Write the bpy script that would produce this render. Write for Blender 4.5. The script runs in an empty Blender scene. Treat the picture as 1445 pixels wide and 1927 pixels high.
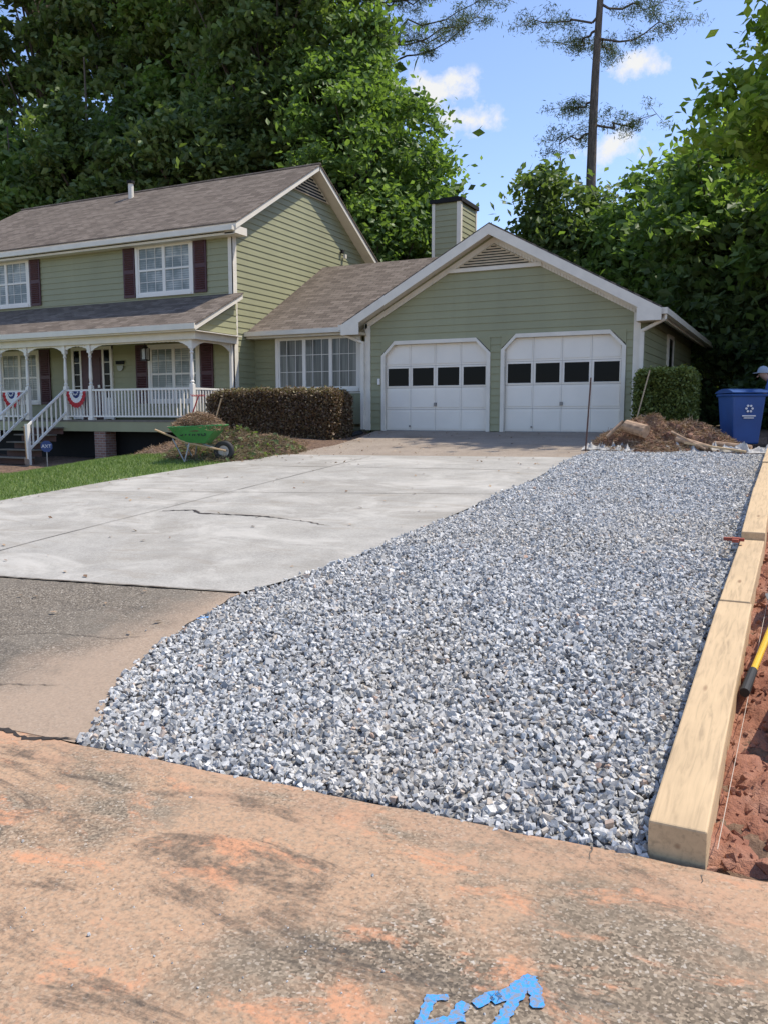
import bpy, math, random, bmesh
import numpy as np
from mathutils import Vector, Matrix
random.seed(7)
RNG=np.random.default_rng(11)
SC=bpy.context.scene
SC.view_settings.view_transform='Standard'
SC.view_settings.look='None'
SC.view_settings.exposure=0
COL=SC.collection

# ------------------------------------------------------------------ terrain profile
GP=[(-400,-.3),(-14,-.3),(2.7,0),(6,.3),(13,.82),(15,.95),(19,1.19),(26,1.25),(900,1.25)]
_gx=np.array([a for a,b in GP]);_gz=np.array([b for a,b in GP])
def G(y): return np.interp(y,_gx,_gz)
def drop(x):
    t=np.clip((-11.0-x)/6.5,0,1); return .72*t*t*(3-2*t)
def H(x,y): return G(y)-drop(x)
XLp=[(2.7,-3.07),(2.79,-3.07),(2.97,-3.1),(3.24,-3.29),(3.56,-3.46),(4.02,-3.62),(4.53,-3.74),(5.13,-3.81),(5.54,-3.66),(5.9,-3.57),(6.69,-3.47),(7.84,-3.43),(9.22,-3.36),(11.18,-3.30),(14.17,-3.36),(19,-3.2)]
def XL(y): return np.interp(y,[p[0] for p in XLp],[p[1] for p in XLp])
XDp=[(2,-10.1),(5,-9.85),(7.7,-9.7),(9.6,-9.55),(11.7,-9.2),(13.7,-8.75),(15.2,-8.7),(17,-9.1),(19,-9.7)]
def XD(y): return np.interp(y,[p[0] for p in XDp],[p[1] for p in XDp])
def front(x): return 2.80+.05*(x+3.1)
def slabline(x): return 5.0+.13*(x+4.96)

# ------------------------------------------------------------------ helpers
def empty(name,loc=(0,0,0),rz=0):
    o=bpy.data.objects.new(name,None);COL.objects.link(o);o.location=loc;o.rotation_euler=(0,0,rz);o.empty_display_size=.2
    return o
def link(o,parent=None):
    COL.objects.link(o)
    if parent: o.parent=parent
    return o
def mesh_np(name,V,F,mat,parent=None,attr=None,smooth=False):
    V=np.asarray(V,dtype=np.float32);F=np.asarray(F,dtype=np.int32)
    n,k=F.shape
    me=bpy.data.meshes.new(name)
    me.vertices.add(len(V));me.vertices.foreach_set('co',V.ravel())
    me.loops.add(n*k);me.loops.foreach_set('vertex_index',F.ravel())
    me.polygons.add(n);me.polygons.foreach_set('loop_start',np.arange(0,n*k,k,dtype=np.int32))
    try: me.polygons.foreach_set('loop_total',np.full(n,k,dtype=np.int32))
    except Exception: pass
    if attr is not None:
        a=me.attributes.new('v','FLOAT','FACE');a.data.foreach_set('value',np.asarray(attr,dtype=np.float32))
    me.update(calc_edges=True);me.validate()
    me.polygons.foreach_set('use_smooth',np.full(len(me.polygons),bool(smooth)))
    me.materials.append(mat)
    return link(bpy.data.objects.new(name,me),parent)
class MB:
    def __init__(s): s.v=[];s.f=[]
    def quad(s,*p):
        i=len(s.v);s.v+= [tuple(q) for q in p];s.f.append(tuple(range(i,i+len(p))))
    def box(s,x0,x1,y0,y1,z0,z1,M=None):
        c=[(x0,y0,z0),(x1,y0,z0),(x1,y1,z0),(x0,y1,z0),(x0,y0,z1),(x1,y0,z1),(x1,y1,z1),(x0,y1,z1)]
        if M is not None: c=[tuple(M@Vector(q)) for q in c]
        i=len(s.v);s.v+=c
        for f in [(0,3,2,1),(4,5,6,7),(0,1,5,4),(1,2,6,5),(2,3,7,6),(3,0,4,7)]: s.f.append(tuple(i+j for j in f))
    def slab(s,pts,t):
        n=len(pts);i=len(s.v)
        s.v+=[tuple(p) for p in pts]+[(p[0],p[1],p[2]-t) for p in pts]
        s.f.append(tuple(i+j for j in range(n)));s.f.append(tuple(i+n+j for j in reversed(range(n))))
        for j in range(n):
            k=(j+1)%n;s.f.append((i+j,i+n+j,i+n+k,i+k))
    def prism(s,pts,d):
        n=len(pts);i=len(s.v);d=Vector(d)
        s.v+=[tuple(p) for p in pts]+[tuple(Vector(p)+d) for p in pts]
        s.f.append(tuple(i+j for j in range(n)));s.f.append(tuple(i+n+j for j in reversed(range(n))))
        for j in range(n):
            k=(j+1)%n;s.f.append((i+j,i+n+j,i+n+k,i+k))
    def limb(s,p0,p1,r0,r1,n=8,cap=True):
        p0=Vector(p0);p1=Vector(p1);d=(p1-p0)
        if d.length<1e-6:return
        q=d.to_track_quat('Z','Y');i=len(s.v)
        for p,r in((p0,r0),(p1,r1)):
            for j in range(n):
                a=2*math.pi*j/n;s.v.append(tuple(p+q@Vector((math.cos(a)*r,math.sin(a)*r,0))))
        for j in range(n):
            k=(j+1)%n;s.f.append((i+j,i+k,i+n+k,i+n+j))
        if cap: s.f.append(tuple(i+j for j in reversed(range(n))));s.f.append(tuple(i+n+j for j in range(n)))
    def lathe(s,x,y,prof,n=12):
        i=len(s.v)
        for z,r in prof:
            for j in range(n):
                a=2*math.pi*j/n;s.v.append((x+r*math.cos(a),y+r*math.sin(a),z))
        for m in range(len(prof)-1):
            for j in range(n):
                k=(j+1)%n;b=i+m*n;s.f.append((b+j,b+k,b+n+k,b+n+j))
    def obj(s,name,mat,parent=None,smooth=False,bevel=0):
        me=bpy.data.meshes.new(name);me.from_pydata(s.v,[],s.f);me.update()
        me.materials.append(mat)
        if smooth:
            for p in me.polygons:p.use_smooth=True
        o=link(bpy.data.objects.new(name,me),parent)
        if bevel:
            m=o.modifiers.new('b','BEVEL');m.width=bevel;m.segments=2;m.limit_method='ANGLE'
        return o

class NT:
    def __init__(s,name):
        s.m=bpy.data.materials.new(name);s.m.use_nodes=True;s.t=s.m.node_tree;s.n=s.t.nodes;s.l=s.t.links
        s.b=s.n['Principled BSDF'];s.b.inputs['Roughness'].default_value=.7
    def node(s,t,**k):
        x=s.n.new(t)
        for a,b in k.items():setattr(x,a,b)
        return x
    def pos(s):
        return s.node('ShaderNodeNewGeometry').outputs['Position']
    def mapv(s,vec,scale=(1,1,1),loc=(0,0,0),rot=(0,0,0)):
        m=s.node('ShaderNodeMapping');m.inputs['Scale'].default_value=scale;m.inputs['Location'].default_value=loc;m.inputs['Rotation'].default_value=rot
        s.l.new(vec,m.inputs['Vector']);return m.outputs[0]
    def noise(s,vec,scale,detail=4,rough=.55,dist=0):
        x=s.node('ShaderNodeTexNoise');x.inputs['Scale'].default_value=scale;x.inputs['Detail'].default_value=detail;x.inputs['Roughness'].default_value=rough;x.inputs['Distortion'].default_value=dist
        s.l.new(vec,x.inputs['Vector']);return x.outputs['Fac']
    def vor(s,vec,scale,out='Color',feature='F1'):
        x=s.node('ShaderNodeTexVoronoi',feature=feature);x.inputs['Scale'].default_value=scale
        s.l.new(vec,x.inputs['Vector']);return x.outputs[out]
    def ramp(s,fac,stops,interp='LINEAR'):
        r=s.node('ShaderNodeValToRGB');r.color_ramp.interpolation=interp
        e=r.color_ramp.elements
        while len(e)<len(stops): e.new(.5)
        for k,(p,c) in zip(e,stops):
            k.position=p
            if not hasattr(c,'__len__'): c=(c,c,c)
            k.color=(*c,1)
        s.l.new(fac,r.inputs[0]);return r.outputs[0]
    def mix(s,fac,a,b,mode='MIX'):
        m=s.node('ShaderNodeMix',data_type='RGBA',blend_type=mode)
        for sock,val in((m.inputs[0],fac),(m.inputs[6],a),(m.inputs[7],b)):
            if hasattr(val,'is_output'): s.l.new(val,sock)
            elif hasattr(val,'__len__'): sock.default_value=(*val,1)
            else: sock.default_value=val
        return m.outputs[2]
    def math(s,op,a,b=0,c=None,clamp=False):
        m=s.node('ShaderNodeMath',operation=op,use_clamp=clamp)
        for i,val in enumerate((a,b,c)):
            if val is None: continue
            if hasattr(val,'is_output'): s.l.new(val,m.inputs[i])
            else: m.inputs[i].default_value=val
        return m.outputs[0]
    def maprange(s,v,a,b,c=0,d=1):
        m=s.node('ShaderNodeMapRange');m.clamp=True
        s.l.new(v,m.inputs[0])
        for i,x in enumerate((a,b,c,d)): m.inputs[i+1].default_value=x
        return m.outputs[0]
    def sep(s,v):
        x=s.node('ShaderNodeSeparateXYZ');s.l.new(v,x.inputs[0]);return x.outputs
    def comb(s,x,y,z=0):
        c=s.node('ShaderNodeCombineXYZ')
        for i,val in enumerate((x,y,z)):
            if hasattr(val,'is_output'): s.l.new(val,c.inputs[i])
            else:c.inputs[i].default_value=val
        return c.outputs[0]
    def bump(s,h,strength=.5,dist=.01):
        b=s.node('ShaderNodeBump');b.inputs['Strength'].default_value=strength;b.inputs['Distance'].default_value=dist
        s.l.new(h,b.inputs['Height']);s.l.new(b.outputs[0],s.b.inputs['Normal'])
    def base(s,c):
        if hasattr(c,'is_output'): s.l.new(c,s.b.inputs['Base Color'])
        else: s.b.inputs['Base Color'].default_value=(*c,1)
    def attr(s,name='v'):
        a=s.node('ShaderNodeAttribute');a.attribute_name=name;return a.outputs['Fac']
def simple(name,c,rough=.6,var=.12,scale=6,metal=0,bump=0):
    t=NT(name);p=t.pos();n=t.noise(p,scale,4)
    lo=[x*(1-var) for x in c];hi=[min(1,x*(1+var)) for x in c]
    t.base(t.ramp(n,[(.3,lo),(.7,hi)]));t.b.inputs['Roughness'].default_value=rough;t.b.inputs['Metallic'].default_value=metal
    if bump: t.bump(t.noise(p,scale*8,4),bump,.005)
    return t.m

# ------------------------------------------------------------------ materials
def m_siding(name,c):
    t=NT(name);p=t.pos()
    n1=t.noise(t.mapv(p,(1,1,.25)),.9,5);n2=t.noise(t.mapv(p,(3,3,30)),2,4)
    col=t.ramp(n1,[(.3,[x*.88 for x in c]),(.7,[x*1.08 for x in c])])
    col=t.mix(t.maprange(n2,.35,.75,0,.2),col,[x*.62 for x in c])
    z=t.math('FLOOR',t.math('DIVIDE',t.sep(p)[2],.17));w=t.node('ShaderNodeTexWhiteNoise',noise_dimensions='1D');t.l.new(z,w.inputs['W'])
    col=t.mix(t.math('MULTIPLY',w.outputs[0],.12),col,[x*.7 for x in c])
    st=t.noise(t.mapv(p,(5,5,.25)),1.2,4);col=t.mix(t.maprange(st,.56,.75,0,.22),col,[x*.72 for x in c])
    t.base(col);t.b.inputs['Roughness'].default_value=.55;return t.m
M_SID=m_siding('sage_siding',(.315,.31,.175))
M_TRIM=simple('white_trim',(.74,.68,.565),.5,.07,3)
M_WHITE=simple('white_paint',(.80,.755,.67),.45,.05,2)
M_DOOR=simple('garage_door_paint',(.83,.765,.65),.45,.05,1.2)
M_MAROON=simple('maroon_paint',(.06,.014,.018),.5,.2,8)
M_DARK=simple('near_black',(.008,.008,.008),.9,.2)
def m_shingle(name,swap):
    t=NT(name);p=t.pos();x,y,z=t.sep(p)
    v=t.comb(y,t.math('MULTIPLY',x,1.14)) if swap else t.comb(x,t.math('MULTIPLY',y,1.15))
    b=t.node('ShaderNodeTexBrick');t.l.new(v,b.inputs['Vector'])
    b.inputs['Scale'].default_value=1;b.inputs['Brick Width'].default_value=.31;b.inputs['Row Height'].default_value=.145;b.inputs['Mortar Size'].default_value=.009;b.inputs['Mortar Smooth'].default_value=.3;b.inputs['Bias'].default_value=0
    b.inputs['Color1'].default_value=(.095,.073,.056,1);b.inputs['Color2'].default_value=(.22,.178,.142,1);b.inputs['Mortar'].default_value=(.035,.029,.025,1)
    n=t.noise(p,1.1,5);n2=t.noise(p,60,2)
    c=t.mix(t.maprange(n,.35,.7,0,.3),b.outputs['Color'],(.115,.092,.072))
    c=t.mix(t.maprange(n2,.4,.7,0,.45),c,(.27,.228,.185))
    c=t.mix(t.maprange(t.noise(t.mapv(p,(1.5,.2,.2)) if not swap else t.mapv(p,(.2,1.5,.2)),1.5,4),.5,.75,0,.3),c,(.06,.05,.042))
    t.base(c);t.b.inputs['Roughness'].default_value=.95;t.b.inputs['Specular IOR Level'].default_value=.15
    return t.m
M_SHX=m_shingle('shingles_x',False);M_SHY=m_shingle('shingles_y',True)
def m_glass(name,c,spec,rough=.08):
    t=NT(name);t.base(c);t.b.inputs['Roughness'].default_value=rough;t.b.inputs['Specular IOR Level'].default_value=spec
    n=t.noise(t.pos(),1.3,2);t.bump(n,.05,.02);return t.m
M_GLASS=m_glass('dark_glass',(.006,.007,.008),.07)
def m_blind():
    t=NT('window_blinds');p=t.pos();z=t.sep(p)[2]
    f=t.math('FRACT',t.math('MULTIPLY',z,16));c=t.ramp(f,[(0,(.08,.10,.10)),(.22,(.34,.36,.34)),(.8,(.44,.46,.43)),(1,(.15,.17,.16))])
    n=t.noise(p,1.6,3);c=t.mix(t.maprange(n,.40,.56,0,.75),c,(.09,.12,.115))
    t.base(c);t.b.inputs['Roughness'].default_value=.5;t.b.inputs['Coat Weight'].default_value=.35;t.b.inputs['Coat Roughness'].default_value=.03;return t.m
M_BLIND=m_blind()
def m_curtain():
    t=NT('curtains');p=t.pos()
    f=t.noise(t.mapv(p,(9,1,.35)),1.2,4)
    c=t.ramp(f,[(.3,(.03,.035,.033)),(.5,(.11,.115,.10)),(.72,(.27,.265,.235))])
    t.base(c);t.b.inputs['Roughness'].default_value=.6;t.b.inputs['Coat Weight'].default_value=.35;t.b.inputs['Coat Roughness'].default_value=.03;return t.m
M_CURT=m_curtain()

def m_concrete(name,base,agg=(.10,.09,.08),aggamt=.5,clay=0,clayc=(.42,.20,.10),dirt=.3,bumps=.3,white=0,edgeclay=None,dark=0):
    t=NT(name);p=t.pos();x,y,z=t.sep(p)
    big=t.noise(t.mapv(p,(1,1.3,1)),.55,5,.6,.4);mid=t.noise(p,2.6,6,.65);fine=t.noise(p,38,3,.7)
    c=t.ramp(mid,[(.25,[q*.74 for q in base]),(.55,base),(.8,[min(1,q*1.15) for q in base])])
    v=t.node('ShaderNodeTexVoronoi');v.inputs['Scale'].default_value=115;t.l.new(p,v.inputs['Vector'])
    vs=t.sep(v.outputs['Color'])[0]
    peb=t.ramp(vs,[(0,[q*.3 for q in agg]),(.35,agg),(.7,[q*1.9 for q in agg]),(.92,[min(1,q*2.9) for q in agg]),(1,(.55,.50,.42))])
    am=t.math('MULTIPLY',t.maprange(t.noise(p,1.7,5,.6),.3,.62,.35,1),aggamt)
    c=t.mix(am,c,peb)
    c=t.mix(t.maprange(fine,.35,.75,0,.35),c,[q*.45 for q in base])
    if dirt: c=t.mix(t.maprange(big,.48,.72,0,dirt),c,[base[0]*.5,base[1]*.45,base[2]*.38])
    if clay:
        cn=t.noise(t.mapv(p,(.8,1.4,1),(1.7,4.1,0)),1.1,8,.66,.6)
        lf=t.maprange(x,-2.2,.2,.09,-.03)
        cm=t.maprange(t.math('ADD',cn,lf),.47,.60,0,clay)
        fm=t.maprange(t.noise(p,48,4,.75),.34,.58,.2,1);cm=t.math('MULTIPLY',cm,fm)
        c=t.mix(cm,c,clayc)
    if dark:
        dk=t.noise(t.mapv(p,(.55,1.9,1),(3,1,0)),1.5,8,.75,.8)
        dm=t.math('MULTIPLY',t.maprange(dk,.52,.60,0,dark),t.maprange(fine,.3,.6,.35,1))
        c=t.mix(dm,c,(.058,.05,.042))
    if white:
        w=t.noise(t.mapv(p,(1,1.4,1),(7,3,0)),.8,7,.7,.8);c=t.mix(t.maprange(w,.5,.62,0,white),c,[min(1,q*1.3) for q in base])
        w2=t.noise(t.mapv(p,(.6,2.6,1),(2,8,0),(0,0,.5)),1.3,6,.7,1.2);c=t.mix(t.maprange(w2,.54,.64,0,.4),c,[base[0]*.68,base[1]*.62,base[2]*.55])
    if clay:
        bn=t.noise(t.mapv(p,(1,2.0,1),(9,2,0)),2.6,9,.72,.5);c=t.mix(t.math('MULTIPLY',t.maprange(bn,.545,.63,0,.85),fm),c,(.60,.29,.155))
        # silty film of clay along the kerb joint
        kn=t.noise(t.mapv(p,(1.2,3,1),(4,7,0)),2.2,7,.7,.4);ke=t.maprange(y,2.45,2.8,0,.22)
        c=t.mix(t.math('MULTIPLY',t.maprange(t.math('ADD',kn,ke),.58,.72,0,.75),fm),c,(.47,.29,.18))
    if edgeclay: c=edgeclay(t,c,x,y)
    t.base(c);t.b.inputs['Roughness'].default_value=.88;t.b.inputs['Specular IOR Level'].default_value=.25
    if aggamt>.4: t.bump(v.outputs['Distance'],-bumps,.006)
    return t.m
def ec(t,c,x,y):
    n=t.noise(t.pos(),2.2,6,.6)
    a=t.maprange(t.math('ADD',x,t.math('MULTIPLY',n,1.2)),-3.75,-3.15,0,.85)
    b=t.maprange(t.math('SUBTRACT',y,t.math('MULTIPLY',n,1.3)),2.45,2.0,0,.7)
    m=t.math('MAXIMUM',a,b);m=t.math('MULTIPLY',m,t.maprange(t.noise(t.pos(),50,3,.7),.3,.6,.6,1))
    return t.mix(m,c,(.41,.30,.21))
M_STREET=m_concrete('street_aggregate',(.30,.235,.165),(.155,.122,.085),.85,clay=.85,clayc=(.50,.315,.19),dirt=.3,bumps=.6,dark=.75)
M_APRON=m_concrete('old_apron_concrete',(.225,.192,.148),(.12,.10,.075),.85,dirt=.4,bumps=.5,edgeclay=ec,dark=.35)
M_SLAB=m_concrete('light_slab_concrete',(.41,.385,.335),(.30,.28,.24),.15,dirt=.40,bumps=.15,white=.6)
M_BROWNSLAB=m_concrete('brown_slab_concrete',(.34,.275,.21),(.22,.18,.14),.35,dirt=.55,bumps=.2)
def m_ground():
    t=NT('mulch_ground');p=t.pos()
    a=t.noise(p,.6,5);b=t.noise(p,14,5,.7)
    c=t.ramp(b,[(.25,(.05,.03,.02)),(.5,(.15,.09,.055)),(.75,(.30,.195,.12))])
    y=t.sep(p)[1];g=t.math('MULTIPLY',t.maprange(y,22,30),t.maprange(a,.35,.6))
    c=t.mix(g,c,(.05,.07,.025));t.base(c);t.b.inputs['Roughness'].default_value=1;t.bump(b,.9,.05);return t.m
M_GROUND=m_ground()
def m_lawn():
    t=NT('lawn_grass');p=t.pos();a=t.noise(p,.8,4);b=t.noise(p,25,3)
    c=t.ramp(b,[(.3,(.07,.11,.025)),(.7,(.14,.20,.05))]);c=t.mix(t.maprange(a,.45,.7,0,.5),c,(.17,.19,.06))
    t.base(c);t.b.inputs['Roughness'].default_value=.9;return t.m
M_LAWN=m_lawn()
def m_dirt(name,k=1.0,brown=0):
    t=NT(name);p=t.pos();a=t.noise(p,3,6,.65);b=t.noise(p,22,5,.7)
    c=t.ramp(a,[(.3,(.22*k,.085*k,.05*k)),(.5,(.34*k,.145*k,.085*k)),(.7,(.43*k,.23*k,.15*k))]);c=t.mix(t.maprange(b,.5,.75,0,.4),c,(.14,.06,.04))
    if brown: c=t.mix(brown,c,(.20,.13,.085))
    t.base(c);t.b.inputs['Roughness'].default_value=.95;t.bump(b,1,.03);return t.m
M_DIRT=m_dirt('red_clay');M_PILE=m_dirt('pile_soil',.9,.55)
def m_stone():
    t=NT('crushed_granite');v=t.attr('v');p=t.pos()
    c=t.ramp(v,[(0,(.16,.16,.16)),(.12,(.28,.28,.275)),(.36,(.42,.42,.405)),(.62,(.53,.525,.50)),(.84,(.64,.625,.59)),(.93,(.78,.76,.71)),(.955,(.50,.42,.33)),(.985,(.47,.40,.32)),(1,(.50,.30,.20))])
    n=t.noise(p,110,3,.7);c=t.mix(t.maprange(n,.44,.68,0,.5),c,(.20,.20,.195))
    n3=t.noise(p,190,2,.6);c=t.mix(t.maprange(n3,.55,.75,0,.5),c,(.78,.76,.72))
    n2=t.noise(p,.8,3);c=t.mix(t.maprange(n2,.46,.66,0,.28),c,(.50,.44,.345))
    t.base(c);t.b.inputs['Roughness'].default_value=.85;t.b.inputs['Specular IOR Level'].default_value=.3;return t.m
M_STONE=m_stone()
M_GBASE=simple('gravel_fines',(.22,.21,.195),.95,.5,60)
def m_wood(name,c,lo=.7):
    t=NT(name);p=t.pos()
    n=t.noise(t.mapv(p,(30,.8,30)),1.3,5,.6,.8);n2=t.noise(t.mapv(p,(2,1.2,2)),2,3)
    k=t.ramp(n,[(.3,[q*lo for q in c]),(.5,c),(.75,[min(1,q*1.12) for q in c])]);k=t.mix(t.maprange(n2,.45,.7,0,.35),k,[q*.68 for q in c])
    kn=t.vor(t.mapv(p,(6,1.6,6)),1,'Distance');k=t.mix(t.maprange(kn,.10,.05,0,.75),k,(.18,.085,.035))
    t.base(k);t.b.inputs['Roughness'].default_value=.75;return t.m
M_TIMBER=m_wood('timber_wood',(.56,.40,.225))
def m_leaf(name,stops,trans=.35,rough=.5):
    t=NT(name);v=t.attr('v');c=t.ramp(v,stops)
    t.base(c);t.b.inputs['Roughness'].default_value=rough;t.b.inputs['Specular IOR Level'].default_value=.35
    tr=t.node('ShaderNodeBsdfTranslucent');t.l.new(t.mix(1,c,(1.2,1.35,.5),'MULTIPLY'),tr.inputs['Color'])
    mx=t.node('ShaderNodeMixShader');mx.inputs[0].default_value=trans
    t.l.new(t.b.outputs[0],mx.inputs[1]);t.l.new(tr.outputs[0],mx.inputs[2]);t.l.new(mx.outputs[0],t.n['Material Output'].inputs[0]);return t.m
M_LEAF=m_leaf('leaves_green',[(0,(.065,.095,.037)),(.5,(.15,.205,.075)),(1,(.25,.32,.12))],.42)
M_LEAFL=m_leaf('leaves_light',[(0,(.09,.14,.045)),(.5,(.18,.265,.08)),(1,(.29,.39,.125))],.45)
M_LEAFY=m_leaf('leaves_yellowgreen',[(0,(.13,.18,.04)),(.5,(.29,.38,.075)),(1,(.50,.56,.13))],.55)
M_LEAFD=m_leaf('leaves_dark',[(0,(.04,.06,.025)),(.5,(.09,.13,.05)),(1,(.16,.215,.075))],.38)
M_NEEDLE=m_leaf('pine_needles',[(0,(.05,.075,.035)),(.5,(.10,.13,.055)),(1,(.17,.21,.08))],.2)
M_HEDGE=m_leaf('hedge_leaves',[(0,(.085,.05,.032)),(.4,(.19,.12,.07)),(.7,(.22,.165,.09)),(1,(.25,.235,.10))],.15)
M_BOX=m_leaf('boxwood_leaves',[(0,(.07,.09,.02)),(.5,(.17,.20,.05)),(1,(.29,.32,.08))],.2)
M_BLADE=m_leaf('grass_blades',[(0,(.09,.14,.03)),(.5,(.16,.24,.06)),(1,(.27,.31,.10))],.3)
M_STRAW=m_leaf('pine_straw',[(0,(.13,.075,.045)),(.5,(.30,.19,.115)),(1,(.50,.37,.25))],.1,.9)
M_CUT=m_leaf('cut_branches',[(0,(.10,.075,.045)),(.5,(.19,.14,.085)),(.8,(.22,.20,.10)),(1,(.33,.24,.16))],.15,.8)
def m_bark(name,c):
    t=NT(name);p=t.pos();n=t.noise(t.mapv(p,(8,8,1.4)),1.5,5,.7)
    t.base(t.ramp(n,[(.3,[q*.4 for q in c]),(.7,[q*1.3 for q in c])]));t.b.inputs['Roughness'].default_value=.95;t.bump(n,.9,.05);return t.m
M_BARK=m_bark('bark',(.14,.11,.08));M_PBARK=m_bark('pine_bark',(.17,.13,.10))

# ------------------------------------------------------------------ ground sheets
def grid(name,xs,ys,zf,mat,parent=None):
    X,Y=np.meshgrid(xs,ys);Z=zf(X,Y);V=np.stack([X.ravel(),Y.ravel(),Z.ravel()],1)
    nx=len(xs);ny=len(ys);i,j=np.meshgrid(np.arange(nx-1),np.arange(ny-1));a=(j*nx+i).ravel()
    F=np.stack([a,a+1,a+nx+1,a+nx],1);return mesh_np(name,V,F,mat,parent,smooth=True)
xs=np.concatenate([[-420,-200,-90,-50],np.arange(-34,12,.5),[14,20,40,90,200,420]])
ys=np.concatenate([[-420,-150,-40,-14],np.arange(-4,32,.5),[34,40,60,100,200,500]])
def nz(x,y,s=1.): return (np.sin(x*1.3*s+1)*np.cos(y*1.7*s)+np.sin(x*3.1*s+y*2.3*s)*.5+np.sin(x*7.7*s-y*5.9*s+2)*.25)
grid('ground',xs,ys,lambda x,y:H(x,y)-.07+np.where((x<-10.3)&(y>12.5),.03*nz(x,y,1.5)+.05,0),M_GROUND)
def sheet(name,xa,xb,ya,yb,nx,ny,off,mat,parent=None,zf=None):
    V=[]
    for j in range(ny+1):
        for i in range(nx+1):
            s=i/nx;v=j/ny;y=5.
            x=-5.
            for _ in range(5):
                y=ya(x)+(yb(x)-ya(x))*v;x=xa(y)+(xb(y)-xa(y))*s
            V.append((x,y,(G(y) if zf is None else zf(x,y))+off))
    F=[]
    for j in range(ny):
        for i in range(nx):
            a=j*(nx+1)+i;F.append((a,a+1,a+nx+2,a+nx+1))
    return mesh_np(name,V,F,mat,parent,smooth=True)
sheet('street',lambda y:-60.,lambda y:40.,lambda x:-13.,lambda x:front(x)-.004+.006*math.sin(x*9)+.004*math.sin(x*23) if x>-12 else 2.35,1000,16,0,M_STREET,zf=lambda x,y:float(G(y)))
sheet('driveway_apron',XD,lambda y:XL(y)+.012*np.sin(y*11)+.008*np.sin(y*31),lambda x:front(x)+.004,lambda x:slabline(x)-.004,50,60,0,M_APRON)
sheet('driveway_slab',XD,lambda y:XL(y),lambda x:slabline(x)+.004,lambda x:13.6+.12*(x+6),50,50,.006,M_SLAB)
sheet('garage_apron',XD,lambda y:XL(y),lambda x:13.61+.12*(x+6),lambda x:19.2,40,20,.0,M_BROWNSLAB)
sheet('gravel_bed',lambda y:XL(y)-.04,lambda y:-.38,lambda x:front(x)-.02,lambda x:15.0,30,80,-.025,M_GBASE)
sheet('lawn',lambda y:-34.,XD,lambda x:2.9,lambda x:12.5+.18*(-9.5-x),60,40,.0,M_LAWN,zf=lambda x,y:float(H(x,y)))
M_CRACK=simple('crack_dark',(.045,.035,.028),1,.3)
M_CRACK2=simple('crack_soft',(.12,.095,.072),1,.4,30)
M_JOINT=simple('joint_grey',(.21,.19,.16),1,.3)
def ribbon(name,pts,w,mat,off=.012,jag=.01,sub=14,taper=True,parent=None,wr=(.4,1.3)):
    P=[]
    for (a,b) in zip(pts,pts[1:]):
        L=math.dist(a,b);n=max(2,int(L*sub))
        for k in range(n):
            t=k/n;P.append((a[0]+(b[0]-a[0])*t+random.uniform(-jag,jag),a[1]+(b[1]-a[1])*t+random.uniform(-jag,jag)))
    P.append(pts[-1]);V=[];F=[]
    for i,q in enumerate(P):
        a=P[max(0,i-1)];b=P[min(len(P)-1,i+1)];d=Vector((b[0]-a[0],b[1]-a[1]));d.normalize();n=Vector((-d.y,d.x))
        ww=w*.5*(random.uniform(*wr) if jag else 1)
        if taper: ww*=min(1,(len(P)-1-i)/6+.15)
        for s in(-1,1):
            x=q[0]+n.x*ww*s;y=q[1]+n.y*ww*s;V.append((x,y,float(G(y))+off))
    for i in range(len(P)-1): F.append((2*i,2*i+2,2*i+3,2*i+1))
    return mesh_np(name,V,F,mat,parent)
cr=empty('driveway_cracks')
ribbon('slab_crack',[(-6.85,7.75),(-6.5,7.9),(-6.3,7.75),(-5.6,7.8),(-5.2,7.78)],.04,M_CRACK,parent=cr,jag=.016,sub=24)
ribbon('slab_crack_tail',[(-5.2,7.78),(-4.8,7.7),(-4.4,7.55)],.018,M_CRACK2,parent=cr,jag=.016,sub=24)
ribbon('joint_long',[(-7.0,4.8),(-6.9,13.3)],.016,M_JOINT,jag=.001,taper=False,sub=3,parent=cr)
ribbon('joint_cross',[(-9.6,8.6),(-3.42,9.95)],.016,M_JOINT,jag=.001,taper=False,sub=3,parent=cr)
ribbon('joint_cross2',[(-9.3,11.6),(-3.35,12.2)],.018,M_JOINT,jag=.001,taper=False,sub=3,parent=cr)
ribbon('slab_edge',[(-9.85,4.37),(-3.82,5.15)],.02,M_CRACK2,jag=.006,taper=False,parent=cr)
ribbon('gutter_crack',[(-5.2,2.69),(-4,2.76),(-3.55,2.77),(-3.35,2.74),(-3.1,2.83)],.028,M_CRACK,off=.006,jag=.010,parent=cr,sub=40)
ribbon('apron_crack',[(-5.0,3.7),(-4.5,3.95),(-4.0,4.0),(-3.78,4.15)],.006,M_CRACK2,off=.005,jag=.010,parent=cr,sub=40)
ribbon('apron_crack2',[(-5.2,2.95),(-4.3,3.1),(-3.7,3.3)],.006,M_CRACK2,off=.005,jag=.01,parent=cr,sub=40)
ribbon('curb_crack',[(-.60,2.92),(-.58,2.7),(-.55,2.45)],.006,M_CRACK2,off=.005,jag=.006,parent=cr,sub=60)
ribbon('curb_crack2',[(-.22,2.9),(-.20,2.6),(-.14,2.3)],.005,M_CRACK2,off=.005,jag=.004,parent=cr,sub=60)
def m_blue():
    t=NT('blue_spray_paint');p=t.pos();n=t.noise(p,75,4,.7)
    t.base(t.mix(t.maprange(n,.44,.60,.0,.85),(.045,.30,.68),(.25,.21,.165)));t.b.inputs['Roughness'].default_value=.8;return t.m
M_BLUE=m_blue();bp=empty('blue_paint_marks')
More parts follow.
